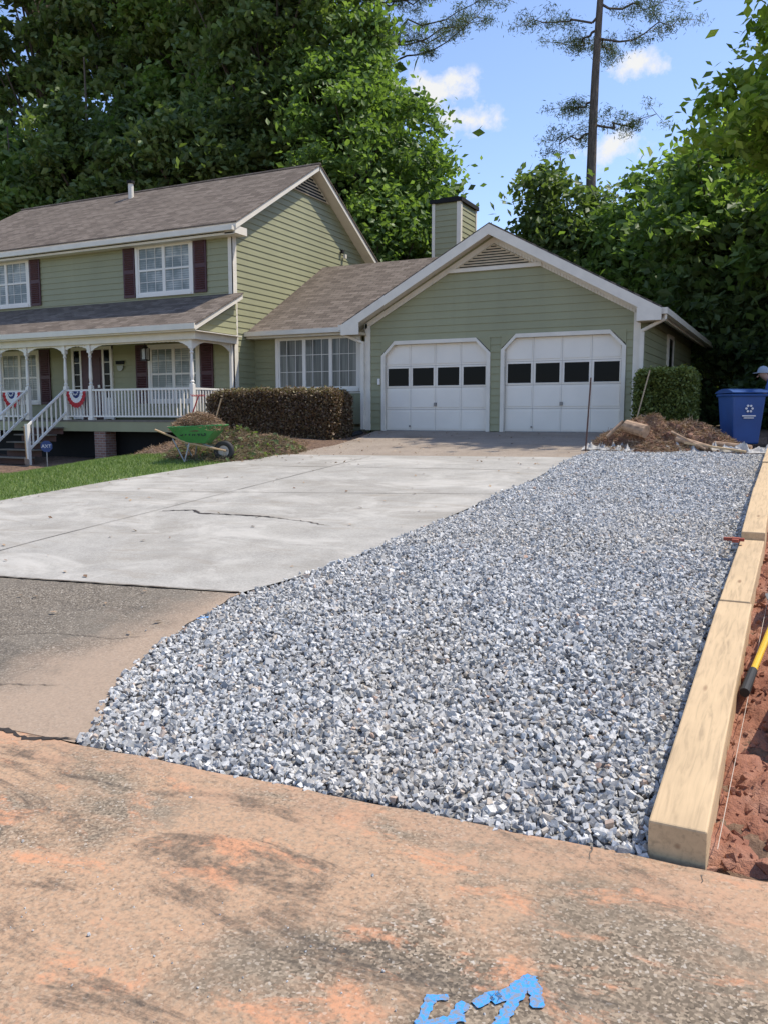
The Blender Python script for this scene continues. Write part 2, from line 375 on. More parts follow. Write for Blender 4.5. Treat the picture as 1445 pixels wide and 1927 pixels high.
for k,(pp,w) in enumerate([([(-.812,1.78),(-.822,1.88),(-.834,1.97)],.032),([(-.845,1.955),(-.79,1.985)],.026),([(-.765,1.80),(-.75,1.90),(-.74,1.985)],.034),([(-.825,1.85),(-.75,1.91),(-.72,1.93)],.028),([(-.715,1.985),(-.68,2.05),(-.665,2.03),(-.635,2.10),(-.603,2.165)],.036),([(-.635,1.90),(-.625,2.02),(-.612,2.15)],.036),([(-.612,2.165),(-.585,2.12),(-.555,2.05)],.036),([(-.59,1.85),(-.545,1.90),(-.50,1.93)],.022)]):
    ribbon('stroke_%d'%k,pp,w,M_BLUE,off=.005+.0005*k,jag=.0012,sub=110,taper=False,parent=bp,wr=(.75,1.2))
ribbon('dash',[(-3.72,4.52),(-3.66,4.58)],.03,M_BLUE,off=.01,jag=.003,sub=80,taper=False,parent=bp)

# ------------------------------------------------------------------ gravel stones
def rot_mats(n,rng):
    q=rng.normal(size=(n,4));q/=np.linalg.norm(q,axis=1)[:,None];w,x,y,z=q.T
    return np.stack([1-2*(y*y+z*z),2*(x*y-z*w),2*(x*z+y*w),2*(x*y+z*w),1-2*(x*x+z*z),2*(y*z-x*w),2*(x*z-y*w),2*(y*z+x*w),1-2*(x*x+y*y)],1).reshape(n,3,3)
CUB=np.array([(x,y,z) for z in(-1,1) for y in(-1,1) for x in(-1,1)])*.72
CUF=np.array([(0,2,3),(0,3,1),(4,5,7),(4,7,6),(0,1,5),(0,5,4),(2,6,7),(2,7,3),(0,4,6),(0,6,2),(1,3,7),(1,7,5)])
def hull(pts):
    bm=bmesh.new()
    for q in pts: bm.verts.new(q)
    bmesh.ops.convex_hull(bm,input=bm.verts[:]);bmesh.ops.triangulate(bm,faces=bm.faces[:])
    hv=list(bm.verts);ix={v:i for i,v in enumerate(hv)};V=np.array([tuple(v.co) for v in hv]);F=np.array([[ix[v] for v in f.verts] for f in bm.faces]);bm.free();return V,F
OCT,OCF=hull([(1,0,0),(-1,0,0),(0,1,0),(0,-1,0),(.3,.3,.8),(-.3,-.2,-.8),(.5,-.6,.5),(-.5,.6,-.4)])
H10,F10=hull([(.9,.3,.1),(-.8,.5,.2),(-.7,-.6,-.2),(.6,-.8,.1),(.4,.5,.7),(-.4,.1,.85),(.3,-.4,.75),(.4,.6,-.6),(-.4,.5,-.7),(.1,-.5,-.8)])
def stones(name,P,R,mat,rng,parent=None,base=(CUB,CUF),jit=.17):
    n=len(P);B,Fc=base;M=rot_mats(n,rng)
    sc=np.stack([rng.uniform(.9,1.35,n),rng.uniform(.7,1.05,n),rng.uniform(.5,.85,n)],1)*R[:,None]
    V=B[None]+rng.normal(0,jit,(n,len(B),3));V=V*sc[:,None,:]
    V=np.einsum('nij,nkj->nki',M,V)+P[:,None,:]
    F=Fc[None]+(np.arange(n)*len(B))[:,None,None];a=np.repeat(rng.uniform(0,1,n)**1.0,len(Fc))
    return mesh_np(name,V.reshape(-1,3),F.reshape(-1,3),mat,parent,attr=a)
def gpts(n,rng,dens=None):
    y=rng.uniform(2.80,15.0,n);l=XL(y)+rng.normal(0,.025,n)-.01;x=l+(-.40-l)*rng.uniform(0,1,n)
    ok=(y>front(x)+rng.normal(0.015,.018,n));return x[ok],y[ok]
gv=empty('gravel')
for k,(n,base,jt) in enumerate([(30000,(OCT,OCF),.12),(32000,(CUB,CUF),.17),(34000,(H10,F10),.10)]):
    rng=np.random.default_rng(20+k);x,y=gpts(n,rng);R=rng.uniform(.010,.0215,len(x))*np.where(rng.uniform(size=len(x))<.08,1.35,1)
    if k==0: R*=1.1
    h=.016*nz(x,y,1.1)
    z=G(y)+rng.uniform(-.018,.009,len(x))+h*.8
    stones('stones_%d'%k,np.stack([x,y,z],1),R,M_STONE,rng,gv,base,jt)
rng=np.random.default_rng(5)
sx=np.array([-1.25,-3.2,-2.55,-2.9,-1.0,-2.2,-3.9,-4.3,-1.9,-3.5]);sy=np.array([2.42,2.3,2.05,1.9,2.0,2.6,4.2,4.6,1.75,2.6])
stones('stray_stones',np.stack([sx,sy,np.full(10,.006)+G(sy)],1),rng.uniform(.006,.012,10),M_STONE,rng,gv,(H10,F10),.1)
n=600;x=rng.uniform(-5,0,n);y=rng.uniform(1.5,2.75,n);stones('grit',np.stack([x,y,G(y)+.002],1),rng.uniform(.0015,.004,n),M_STONE,rng,gv)

# ------------------------------------------------------------------ timber edging
te=empty('timber_edging')
def timber(a,b,xc,w=.185,top=.11,h=.19,skew=0,name='beam'):
    mb=MB();za=float(G(a))+top;zb=float(G(b))+top
    pts=[(xc-w/2,a,za),(xc+w/2,a,za),(xc+w/2+skew,b,zb),(xc-w/2+skew,b,zb)];mb.slab(pts,h);return mb.obj(name,M_TIMBER,te,bevel=.008)
timber(2.97,5.72,-.315,.20,top=.12,skew=.0);timber(5.735,7.6,-.318,top=.125,skew=.01);timber(7.62,10.1,-.305,top=.19,h=.25,skew=-.03);timber(10.12,12.4,-.335,top=.17,h=.25);timber(12.42,14.9,-.34,top=.19,h=.25)
M_STK=simple('grade_stake_wood',(.50,.36,.20),.8)
for y_ in(8.6,11.2,13.6):
    b=MB();z_=float(G(y_));b.box(-.205,-.165,y_-.02,y_+.02,z_-.1,z_+.10);b.obj('side_stake',M_STK,te)
lo=MB();M=Matrix.Translation((-.02,4.05,.26))@Matrix.Rotation(math.radians(-6),4,'Z')
lo.box(0,.2,0,1.6,-.09,.09,M);lo.obj('loose_timber',M_TIMBER,None,bevel=.008)
def dbase(x,y): return G(y)-.045+.028*nz(x,y,4)+.02*nz(x,y,11)+.010*nz(x+y,y-x,23)
def dz(x,y):
    r=np.random.default_rng(3)
    return dbase(x,y)+r.normal(0,.008,x.shape)+np.clip(x-.1,0,1)*.12-np.where(y<3.1,.04,0)
grid('red_dirt',np.arange(-.24,2.6,.022),np.arange(2.96,14.6,.035),dz,M_DIRT)
rng=np.random.default_rng(9);n=5200;x=rng.uniform(-.22,.9,n);y=rng.uniform(3.0,12,n)
stones('dirt_clods',np.stack([x,y,dbase(x,y)],1),.004+.030*rng.uniform(0,1,n)**3,M_DIRT,rng,None,(H10,F10),.15)

# ------------------------------------------------------------------ siding helper
def laps(mb,Pf,z0,z1,ext,holes=(),c=.17):
    z=z0
    while z<z1-.01:
        zt=min(z+c,z1);m=(z+zt)/2
        a0,b0=ext(z);a1,b1=ext(zt)
        cuts=sorted([(h[0],h[1]) for h in holes if h[2]<m<h[3]])
        pieces=[];cur0,cur1=a0,a1
        for h0,h1 in cuts:
            pieces.append((cur0,cur1,h0,h0));cur0=cur1=h1
        pieces.append((cur0,cur1,b0,b1))
        for p0,p1,q0,q1 in pieces:
            if q0-p0<.01: continue
            if q1<p1: p1=q1=(p1+q1)/2
            mb.quad(Pf(p0,.022,z),Pf(q0,.022,z),Pf(q1,.004,zt),Pf(p1,.004,zt))
            mb.quad(Pf(p0,0,z),Pf(q0,0,z),Pf(q0,.022,z),Pf(p0,.022,z))
        z=zt
def FY(y): return lambda u,o,z:(u,y-o,z)
def FX(x): return lambda u,o,z:(x+o,u,z)
house=empty('green_house')
S=MB();B=MB();T=MB();SO=MB();RX=MB();RY=MB();DK=MB()
sl=.584;zap=9.02
laps(S,FY(18.75),1.5,6.5,lambda z:(-26.1,-13.9))
def e2(z):
    h=(zap-z)/sl; return (max(18.75,22.75-h),min(26.85,22.75+h))
laps(S,FX(-13.9),.75,zap-.02,e2)
B.prism([(-13.95,18.82,.2),(-13.95,26.8,.2),(-13.95,26.8,6.5),(-13.95,22.75,8.95),(-13.95,18.82,6.5)],(-12.1,0,0))
def roof_slab(top,t1=.035,t2=.16,mb=None,inset=.03):
    c=Vector((0,0,0))
    for p in top:c+=Vector(p)
    c/=len(top);(mb or RX).slab(top,t1)
    q=[(p[0]-math.copysign(inset,p[0]-c.x),p[1]-math.copysign(inset,p[1]-c.y),p[2]-t1-.002) for p in top]
    T.slab(q,t2)
def zr(y): return 9.2-sl*abs(y-22.75)
roof_slab([(-26.5,18.4,zr(18.4)),(-13.50,18.4,zr(18.4)),(-13.50,22.75,9.2),(-26.5,22.75,9.2)])
roof_slab([(-26.5,22.751,9.2),(-13.50,22.751,9.2),(-13.50,27.2,zr(27.2)),(-26.5,27.2,zr(27.2))])
RX.limb((-26.5,22.75,9.2),(-13.5,22.75,9.2),.05,.05,6)
T.box(-26.5,-13.6,18.42,18.75,6.34,6.40)
T.box(-14.02,-13.865,18.712,18.75,1.2,6.5)
T.box(-13.9,-13.862,18.712,18.88,1.2,6.6)
T.box(-13.9,-13.55,18.42,18.95,6.36,6.56)
SO.prism([(-13.866,22.75,8.92),(-13.866,21.65,8.28),(-13.866,23.85,8.28)],(.03,0,0))
for k in range(6):
    z=8.31+k*.09;w=(8.90-z)/.584-.12
    if w>0: DK.box(-13.838,-13.828,22.75-w,22.75+w,z,z+.05)
T.box(-26.4,-13.56,18.29,18.395,6.42,6.53)
T.limb((-20.6,22.2,8.8),(-20.6,22.2,9.35),.09,.09,10);DK.limb((-20.6,22.2,9.33),(-20.6,22.2,9.42),.13,.13,10)
DK.box(-13.86,-13.78,24.6,24.72,6.9,7.0);T.box(-13.84,-13.76,24.75,24.85,6.75,6.88)
# --- porch
PY=17.05
RX.slab([(-26.2,16.7,3.86),(-13.55,16.7,3.86),(-13.55,18.74,4.86),(-26.2,18.74,4.86)],.035)
T.slab([(-26.2,16.73,3.823),(-13.58,16.73,3.823),(-13.58,18.74,4.823),(-26.2,18.74,4.823)],.13)
T.box(-26.2,-13.75,16.93,17.17,3.50,3.72)
T.box(-26.2,-13.56,16.66,16.73,3.72,3.86)
T.box(-26.2,-13.6,16.74,18.7,3.68,3.70)
T.box(-13.99,-13.75,17.17,18.74,3.50,3.72)
laps(S,FX(-13.80),3.74,4.72,lambda z:(16.95+(z-3.70)/.49,18.72))
DK.prism([(-13.83,16.98,3.72),(-13.83,18.74,3.72),(-13.83,18.74,4.66)],(-.02,0,0))
DKW=simple('deck_boards',(.16,.14,.11),.8,.2,5)
D=MB();D.box(-26.2,-13.9,16.95,18.75,1.40,1.45);D.obj('porch_deck',DKW,house)
S.box(-26.2,-13.88,16.96,17.0,1.14,1.40)
S.box(-13.92,-13.88,17.0,18.7,1.14,1.40)
DK.box(-26.2,-14.0,17.6,17.7,.2,1.14)  # near-black sheets paint the shade beneath the deck
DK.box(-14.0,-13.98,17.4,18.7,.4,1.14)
M_BRICK=NT('brick_pier');_b=M_BRICK.node('ShaderNodeTexBrick');_p=M_BRICK.sep(M_BRICK.pos());M_BRICK.l.new(M_BRICK.comb(M_BRICK.math('ADD',_p[0],_p[1]),_p[2]),_b.inputs['Vector']);_b.inputs['Scale'].default_value=1;_b.inputs['Brick Width'].default_value=.2;_b.inputs['Row Height'].default_value=.07;_b.inputs['Mortar Size'].default_value=.008;_b.inputs['Color1'].default_value=(.22,.10,.07,1);_b.inputs['Color2'].default_value=(.30,.17,.12,1);_b.inputs['Mortar'].default_value=(.3,.28,.25,1);M_BRICK.base(_b.outputs['Color']);M_BRICK=M_BRICK.m
PB=MB()
for x in(-17.2,-14.3): PB.box(x-.2,x+.2,17.0,17.4,.2,1.14)
PB.obj('brick_piers',M_BRICK,house)
W=MB()
posts=[-23.2,-21.1,-19.96,-18.45,-17.5,-13.98]
for x in posts:
    W.box(x-.055,x+.055,PY-.055,PY+.055,1.45,2.38);W.box(x-.055,x+.055,PY-.055,PY+.055,3.28,3.5)
    W.lathe(x,PY,[(2.38,.055),(2.41,.04),(2.44,.06),(2.48,.036),(2.6,.052),(3.0,.038),(3.14,.032),(3.18,.055),(3.22,.036),(3.28,.055)])
    W.box(x-.08,x+.08,PY-.08,PY+.08,1.45,1.52)
W.box(-13.98,-13.9,18.62,18.70,1.45,3.5)
for a,b in zip(posts,posts[1:]):
    n=48;top=[(a+.06+(b-a-.12)*k/n,PY-.02,3.5) for k in range(n+1)]
    d=min(.17,(b-a)*.10)
    bot=[]
    for k in range(n+1):
        s=k/n;e=min(s,1-s)*(b-a);q=max(0,1-e/.5);bot.append((a+.06+(b-a-.12)*s,PY-.02,3.475-d*q*q-.012*abs(math.sin(s*(b-a)*22))))
    for k in range(n): W.prism([bot[k],bot[k+1],top[k+1],top[k]],(0,.03,0))
n=16
for k in range(n):
    y0=17.1+1.5*k/n;y1=17.1+1.5*(k+1)/n
    f=lambda y:3.46-.18*max(0,1-min(y-17.1,18.6-y)/.5)**2
    W.prism([(-13.96,y0,f(y0)),(-13.96,y1,f(y1)),(-13.96,y1,3.5),(-13.96,y0,3.5)],(.03,0,0))
def rail(a,b):
    W.box(a,b,PY-.03,PY+.03,2.24,2.29);W.box(a,b,PY-.02,PY+.02,1.53,1.57)
    n=int((b-a)/.115)
    for k in range(1,n):
        x=a+(b-a)*k/n;W.box(x-.017,x+.017,PY-.017,PY+.017,1.57,2.24)
rail(-17.44,-14.04);rail(-18.39,-17.56);rail(-23.1,-21.16);rail(-21.04,-20.02)
W.box(-14.01,-13.95,17.11,18.62,2.24,2.29);W.box(-14.0,-13.96,17.11,18.62,1.53,1.57)
for k in range(1,13):
    y=17.11+1.51*k/13;W.box(-13.997,-13.963,y-.017,y+.017,1.57,2.24)
ST=MB();STR=MB()
for k in range(5):
    y1=16.95-.26*k;z=1.45-.2*(k+1);STR.box(-19.9,-18.5,y1-.27,y1,z-.035,z);ST.box(-19.88,-18.52,y1-.02,y1-.005,z-.2,z-.036)
STR.obj('stair_treads',DKW,house);ST.obj('stair_risers',simple('riser_paint',(.10,.045,.035),.7),house)
for x in(-19.96,-18.45):
    W.box(x-.05,x+.05,15.62,15.72,.25,1.35)
    for z0,z1 in((2.24,1.27),(1.60,.62)): W.prism([(x-.03,16.98,z0),(x+.03,16.98,z0),(x+.03,16.98,z0+.06),(x-.03,16.98,z0+.06)],(0,-1.3,z1-z0))
    for k in range(1,8):
        s=k/8;y=16.98-1.3*s;W.box(x-.017,x+.017,y-.017,y+.017,1.62-.98*s,2.24-.97*s)
GL=MB();BL=MB();CU=MB();SH=MB()
def window(x0,x1,z0,z1,y,glass,units=2,cols=3,rows=2,sash=True,proud=0):
    y=y-.026-proud
    t=.09
    W.box(x0-t,x0,y-.03,y+.05,z0-t,z1+t);W.box(x1,x1+t,y-.03,y+.05,z0-t,z1+t)
    W.box(x0,x1,y-.03,y+.05,z1,z1+t);W.box(x0-.02,x1+.02,y-.05,y+.05,z0-t,z0)
    w=(x1-x0)/units
    for u in range(units):
        a=x0+w*u;b=a+w
        if u: W.box(a-.045,a+.045,y-.028,y+.03,z0,z1)
        glass.box(a+.02,b-.02,y+.0,y+.01,z0,z1)
        if sash:
            m=(z0+z1)/2;W.box(a+.03,b-.03,y-.022,y+.0,m-.025,m+.025)
        W.box(a+.005,a+.055,y-.02,y+.002,z0,z1);W.box(b-.055,b-.005,y-.02,y+.002,z0,z1);W.box(a+.055,b-.055,y-.02,y+.002,z0,z0+.05);W.box(a+.055,b-.055,y-.02,y+.002,z1-.05,z1)
        for c in range(1,cols): xx=a+w*c/cols;W.box(xx-.007,xx+.007,y-.01,y-.001,z0+.05,z1-.05)
        for r in range(1,rows*(2 if sash else 1)):
            if sash and r==rows: continue
            zz=z0+(z1-z0)*r/(rows*(2 if sash else 1));W.box(a+.055,b-.055,y-.0105,y-.002,zz-.007,zz+.007)
def shutter(x0,x1,z0,z1,y):
    y-=.028
    SH.box(x0,x1,y-.03,y,z0,z1)
    for a,b in((z0+.08,(z0+z1)/2-.05),((z0+z1)/2+.05,z1-.08)):
        n=int((b-a)/.06)
        for k in range(n):
            z=a+(b-a)*k/n;SH.prism([(x0+.06,y-.033,z),(x1-.06,y-.033,z),(x1-.06,y-.05,z+.035),(x0+.06,y-.05,z+.035)],(0,.012,.012))
Y=18.75
window(-17.2,-15.3,5.02,6.33,Y,BL);shutter(-17.75,-17.32,4.95,6.42,Y);shutter(-15.18,-14.75,4.95,6.42,Y)
window(-23.6,-21.7,5.02,6.33,Y,BL);shutter(-21.58,-21.15,4.95,6.42,Y);shutter(-24.15,-23.72,4.95,6.42,Y)
window(-16.85,-15.15,2.0,3.5,Y,BL);shutter(-17.4,-16.97,1.92,3.6,Y);shutter(-15.03,-14.6,1.92,3.6,Y)
window(-23.05,-21.45,2.0,3.5,Y,BL);shutter(-21.33,-20.9,1.92,3.6,Y)
W.box(-19.95,-19.86,Y-.07,Y,1.45,3.62);W.box(-18.4,-18.31,Y-.07,Y,1.45,3.62);W.box(-19.95,-18.31,Y-.075,Y,3.52,3.62)
W.box(-19.62,-19.55,Y-.065,Y,1.45,3.52);W.box(-18.71,-18.64,Y-.065,Y,1.45,3.52)
SH.box(-19.55,-18.71,Y-.05,Y-.03,1.47,3.52)
for a in(-19.46,-19.08):
    for z,h in((1.6,.7),(2.45,.85)): SH.box(a,a+.28,Y-.06,Y-.05,z,z+h)
for a in(-19.86,-18.64):
    GL.box(a,a+.24,Y-.04,Y-.03,2.1,3.5);W.box(a,a+.24,Y-.05,Y-.025,1.47,2.1)
    for k in range(1,4): W.box(a,a+.24,Y-.048,Y-.04,2.1+.35*k-.01,2.1+.35*k+.01)
W.box(-18.88,-18.80,Y-.09,Y-.06,2.4,2.48)
# --- connector
CY=19.7
laps(S,FY(CY),.85,3.9,lambda z:(-13.9,-9.9))
B.box(-13.9,-9.9,CY+.02,26,.5,3.85)
window(-13.0,-10.5,2.30,3.66,CY,CU,units=3,cols=3,rows=3,sash=False,proud=.12)
W.box(-13.12,-10.38,CY-.13,CY-.02,2.16,2.22);W.box(-13.12,-10.38,CY-.16,CY-.02,3.74,3.80)
S.box(-13.05,-10.45,CY-.12,CY-.03,1.35,2.16)
DK.box(-13.9,-9.95,CY-.03,CY-.0,.6,.95)
RX.slab([(-13.88,19.25,3.84),(-8.0,19.25,3.84),(-8.0,23.5,6.27),(-13.88,23.5,6.27)],.035)
RX.slab([(-13.88,23.501,6.27),(-8.0,23.501,6.27),(-8.0,27,4.3),(-13.88,27,4.3)],.035)
T.slab([(-13.88,19.28,3.80),(-8.0,19.28,3.80),(-8.0,23.5,6.22),(-13.88,23.5,6.22)],.12)
T.box(-13.87,-10.46,19.15,19.25,3.74,3.86);T.box(-13.87,-10.4,19.26,19.68,3.68,3.70)
# --- garage
gs=.541;gp=5.97
def eg(z):
    h=(gp-.16-z)/gs;return(max(-9.94,-6.6-h),min(-3.26,-6.6+h))
DL=(-9.44,-6.74,1.19,3.33);DR=(-6.30,-3.60,1.19,3.38)
GY=19.0
laps(S,FY(GY),1.2,gp-.2,eg,holes=[(DL[0]-.08,DL[1]+.08,1,3.42),(DR[0]-.08,DR[1]+.08,1,3.46)])
laps(S,FX(-3.26),1.15,4.0,lambda z:(19.0,28.6))
laps(S,lambda u,o,z:(-9.94-o,u,z),1.1,4.0,lambda z:(19.0,19.72))
B.prism([(-9.9,19.16,.8),(-3.3,19.16,.8),(-3.3,19.16,3.95),(-6.6,19.16,5.72),(-9.9,19.16,3.95)],(0,9.4,0))
ez=lambda x:gp-gs*abs(x+6.6)
roof_slab([(-10.45,18.6,ez(-10.45)),(-6.6,18.6,gp),(-6.6,28.9,gp),(-10.45,28.9,ez(-10.45))],mb=RY,t2=.17)
roof_slab([(-6.599,18.6,gp),(-2.75,18.6,ez(-2.75)),(-2.75,28.9,ez(-2.75)),(-6.599,28.9,gp)],mb=RY,t2=.17)
for s in(-1,1):
    xe=-6.6+s*3.85
    T.prism([(-6.6,18.57,gp-.04),(xe,18.57,ez(xe)-.04),(xe,18.57,ez(xe)-.27),(-6.6,18.57,gp-.27)],(0,.045,0))
    T.prism([(-6.6,18.955,gp-.26),(-6.6+s*3.4,18.955,ez(-6.6+s*3.4)-.26),(-6.6+s*3.4,18.955,ez(-6.6+s*3.4)-.40),(-6.6,18.955,gp-.40)],(0,.02,0))
    for k in range(46):
        u=.1+k*.07;x=-6.6+s*u;T.box(x-.018,x+.018,18.94,18.955,ez(x)-.40,ez(x)-.34)
    SO.box(min(xe,-6.6+s*3.34),max(xe,-6.6+s*3.34),18.66,19.0,ez(xe)-.30,ez(xe)-.24)
    T.prism([(-6.6+s*3.36,18.56,ez(xe)-.02),(xe+s*.02,18.56,ez(xe)-.05),(xe+s*.02,18.56,ez(xe)-.30),(-6.6+s*3.36,18.56,ez(xe)-.30)],(0,.012,0))
    gx=xe+s*.07;T.box(gx-.06,gx+.06,18.62,28.9 if s>0 else 19.2,ez(xe)-.17,ez(xe)-.04)
    cx=-6.6+s*3.34;T.box(cx-.02 if s>0 else cx-.045,cx+.045 if s>0 else cx+.02,18.955,19.0,1.2,ez(cx)-.28)
    T.box(cx-.10 if s>0 else cx-.0,cx+.0 if s>0 else cx+.10,18.957,18.99,1.2,ez(cx)-.3)
    dx=cx+s*.09
    T.limb((gx,18.75,ez(xe)-.15),(gx,18.75,ez(xe)-.27),.04,.04,8);T.limb((gx,18.75,ez(xe)-.26),(dx,18.9,ez(xe)-.48),.042,.042,8)
    T.box(dx-.045,dx+.045,18.87,18.95,1.22,ez(xe)-.45)
SO.prism([(-6.6,18.94,gp-.42),(-7.55,18.94,5.03+.02),(-5.65,18.94,5.05)],(0,.03,0))
T.box(-7.75,-5.45,18.925,18.97,4.96,5.045)
for k in range(8):
    z=5.06+k*.06;w=(5.55-z)/.541-.06
    if w>0.03: DK.box(-6.6-w,-6.6+w,18.932,18.938,z,z+.022)
GD=MB();GG=MB();HW=MB()
GRV=simple('panel_groove',(.34,.31,.27),.8)
for (x0,x1,z0,z1) in(DL,DR):
    y=19.07
    GD.box(x0,x1,y,y+.04,z0,z1)
    rows=4;cols=4;rh=(z1-z0)/rows;cw=(x1-x0)/cols
    for r in range(rows):
        for c in range(cols):
            a=x0+cw*c+.035;b=x0+cw*(c+1)-.035;za=z0+rh*r+.05;zb=z0+rh*(r+1)-.05
            if r==2:
                GG.box(a+.02,b-.02,y-.006,y-.002,za,zb)
                GD.box(a-.01,a+.02,y-.014,y,za-.02,zb+.02);GD.box(b-.02,b+.01,y-.014,y,za-.02,zb+.02);GD.box(a+.02,b-.02,y-.0135,y,za-.02,za);GD.box(a+.02,b-.02,y-.0135,y,zb,zb+.02)
            else:
                GD.box(a,b,y-.012,y,za,zb)
    gr=MB()
    for r in range(1,rows): gr.box(x0,x1,y-.003,y,z0+rh*r-.004,z0+rh*r+.004)
    for c in range(1,cols): gr.box(x0+cw*c-.003,x0+cw*c+.003,y-.0025,y,z0,z1)
    gr.box(x0,x1,y-.004,y+.001,z0,z0+.02)
    gr.obj('door_grooves',GRV,house)
    HW.box((x0+x1)/2-.03,(x0+x1)/2+.03,y-.05,y-.012,z0+.62,z0+.70)
    HW.box(x0+cw*.95,x0+cw*1.0,y-.04,y-.012,z0+.1,z0+.14)
    t=.09;yy=18.95;c_=.27
    T.box(x0-t,x0,yy,19.06,z0,z1-c_);T.box(x1,x1+t,yy,19.06,z0,z1-c_);T.box(x0+c_,x1-c_,yy,19.06,z1,z1+t)
    for s,xx in((1,x0),(-1,x1)):
        T.prism([(xx,yy,z1-c_),(xx+s*c_,yy,z1),(xx+s*c_,yy,z1+t),(xx-s*t*.4,yy,z1-c_+t*.6),(xx-s*t,yy,z1-c_)],(0,.11,0))
        S.prism([(xx-s*.085,18.968,z1-c_+.04),(xx+s*(c_-.02),18.968,z1+t),(xx-s*.085,18.968,z1+t)],(0,.05,0))
GD.obj('garage_doors',M_DOOR,house,bevel=.004);GG.obj('garage_door_windows',M_GLASS,house);HW.obj('door_handles',simple('handle_metal',(.2,.2,.2),.4,.1,metal=.8),house)
W.box(-9.62,-9.56,18.93,18.975,2.35,2.5)
T.box(-3.25,-3.19,23.2,23.3,2.0,3.7);T.box(-3.25,-3.19,24.1,24.2,2.0,3.7);T.box(-3.25,-3.19,23.3,24.1,3.6,3.7);GL.box(-3.235,-3.21,23.3,24.1,2.0,3.6)
# --- chimney
cx0,cx1,cy0,cy1=-10.74,-9.82,25.0,26.4
laps(S,FY(cy0),4.6,8.2,lambda z:(cx0,cx1));laps(S,FX(cx1),4.6,8.2,lambda z:(cy0,cy1))
B.box(cx0+.01,cx1-.01,cy0+.01,cy1-.01,4.5,8.2)
T.box(cx1-.10,cx1+.035,cy0-.035,cy0-.0,4.6,8.2);T.box(cx1,cx1+.036,cy0,cy0+.09,4.6,8.2);T.box(cx0-.02,cx0+.08,cy0-.035,cy0,4.6,8.2);T.box(cx1,cx1+.036,cy1-.09,cy1,4.6,8.2)
DK.box(cx0-.08,cx1+.08,cy0-.08,cy1+.08,8.2,8.32);DK.box(cx0+.15,cx1-.15,cy0+.2,cy1-.2,8.32,8.42)
S.obj('siding',M_SID,house);B.obj('wall_core',simple('core',(.2,.22,.13)),house);T.obj('trim',M_TRIM,house);SO.obj('gable_vents',simple('louver_cream',(.55,.46,.31),.6),house)
RX.obj('roof_main',M_SHX,house);RY.obj('roof_garage',M_SHY,house);DK.obj('dark_parts_and_painted_shade',M_DARK,house);W.obj('porch_woodwork',M_WHITE,house)  # DK: dark caps and louver strips, plus shade painted as black sheets
GL.obj('glass',M_GLASS,house);BL.obj('blind_windows',M_BLIND,house);CU.obj('curtain_window',M_CURT,house);SH.obj('shutters_and_door',M_MAROON,house)
LN=empty('porch_lantern',(-16.3,17.9,0));b=MB();b.limb((0,0,3.68),(0,0,3.5),.012,.012,6);b.limb((0,0,3.5),(0,0,3.42),.03,.11,8);b.box(-.09,.09,-.09,.09,3.08,3.11)
for i in(-1,1):
    for j in(-1,1): b.box(i*.08-.01,i*.08+.01,j*.08-.01,j*.08+.01,3.11,3.42)
b.obj('frame',simple('lantern_metal',(.03,.025,.02),.5),LN);b=MB();b.box(-.065,.065,-.065,.065,3.12,3.4);b.obj('panes',simple('lantern_glass',(.35,.35,.32),.2),LN)
pl=empty('wall_plaque',(-18.0,18.70,2.95));b=MB();b.box(-.16,.16,-.02,0,.12,.22);b.obj('board',M_DARK,pl);b=MB()
b.prism([(-.12,-.02,.08)]+[(.12*math.cos(a),-.02,.06+.14*math.sin(a)) for a in np.linspace(math.pi,2*math.pi,9)]+[(.12,-.02,.08)],(0,.015,0));b.obj('emblem',simple('plaque_grey',(.4,.42,.36)),pl)
def text(name,s,size,mat,parent,loc,rot):
    cu=bpy.data.curves.new(name,'FONT');cu.body=s;cu.size=size;cu.extrude=.002;cu.align_x='CENTER';cu.align_y='CENTER';cu.materials.append(mat)
    o=bpy.data.objects.new(name,cu);COL.objects.link(o);o.parent=parent;o.location=loc;o.rotation_euler=rot;return o
M_RED=simple('bunting_red',(.45,.03,.035),.8);M_BW=simple('bunting_white',(.75,.75,.72),.8);M_BB=simple('bunting_blue',(.03,.045,.16),.8)
def bunting(x,z,r):
    e=empty('bunting',(x,16.98,z))
    for nm,r0,r1,m in(('blue_band',0.02,.42,M_BB),('white_band',.42,.70,M_BW),('red_band',.70,1,M_RED)):
        V=[];F=[];n=40
        for k in range(n+1):
            a=math.pi+math.pi*k/n;wv=.018*math.sin(k*1.6)
            for q in(r0,r1): V.append((r*q*math.cos(a),-.03+wv*q,r*q*math.sin(a)*1.25*(1-.04*math.cos(k*1.6))))
        for k in range(n):F.append((2*k,2*k+1,2*k+3,2*k+2))
        mesh_np(nm,V,F,m,e)
    b=MB()
    for a in(200,235,270,305,340):
        c=Vector((r*.26*math.cos(math.radians(a)),-.055,r*.27*math.sin(math.radians(a))));pts=[]
        for i in range(10):
            rr=.035 if i%2==0 else .014;pts.append((c.x+rr*math.sin(i*math.pi/5),-.055,c.z+rr*math.cos(i*math.pi/5)))
        b.prism(pts,(0,.004,0))
    b.obj('stars',M_BW,e)
bunting(-17.98,2.24,.37);bunting(-20.55,2.24,.37)

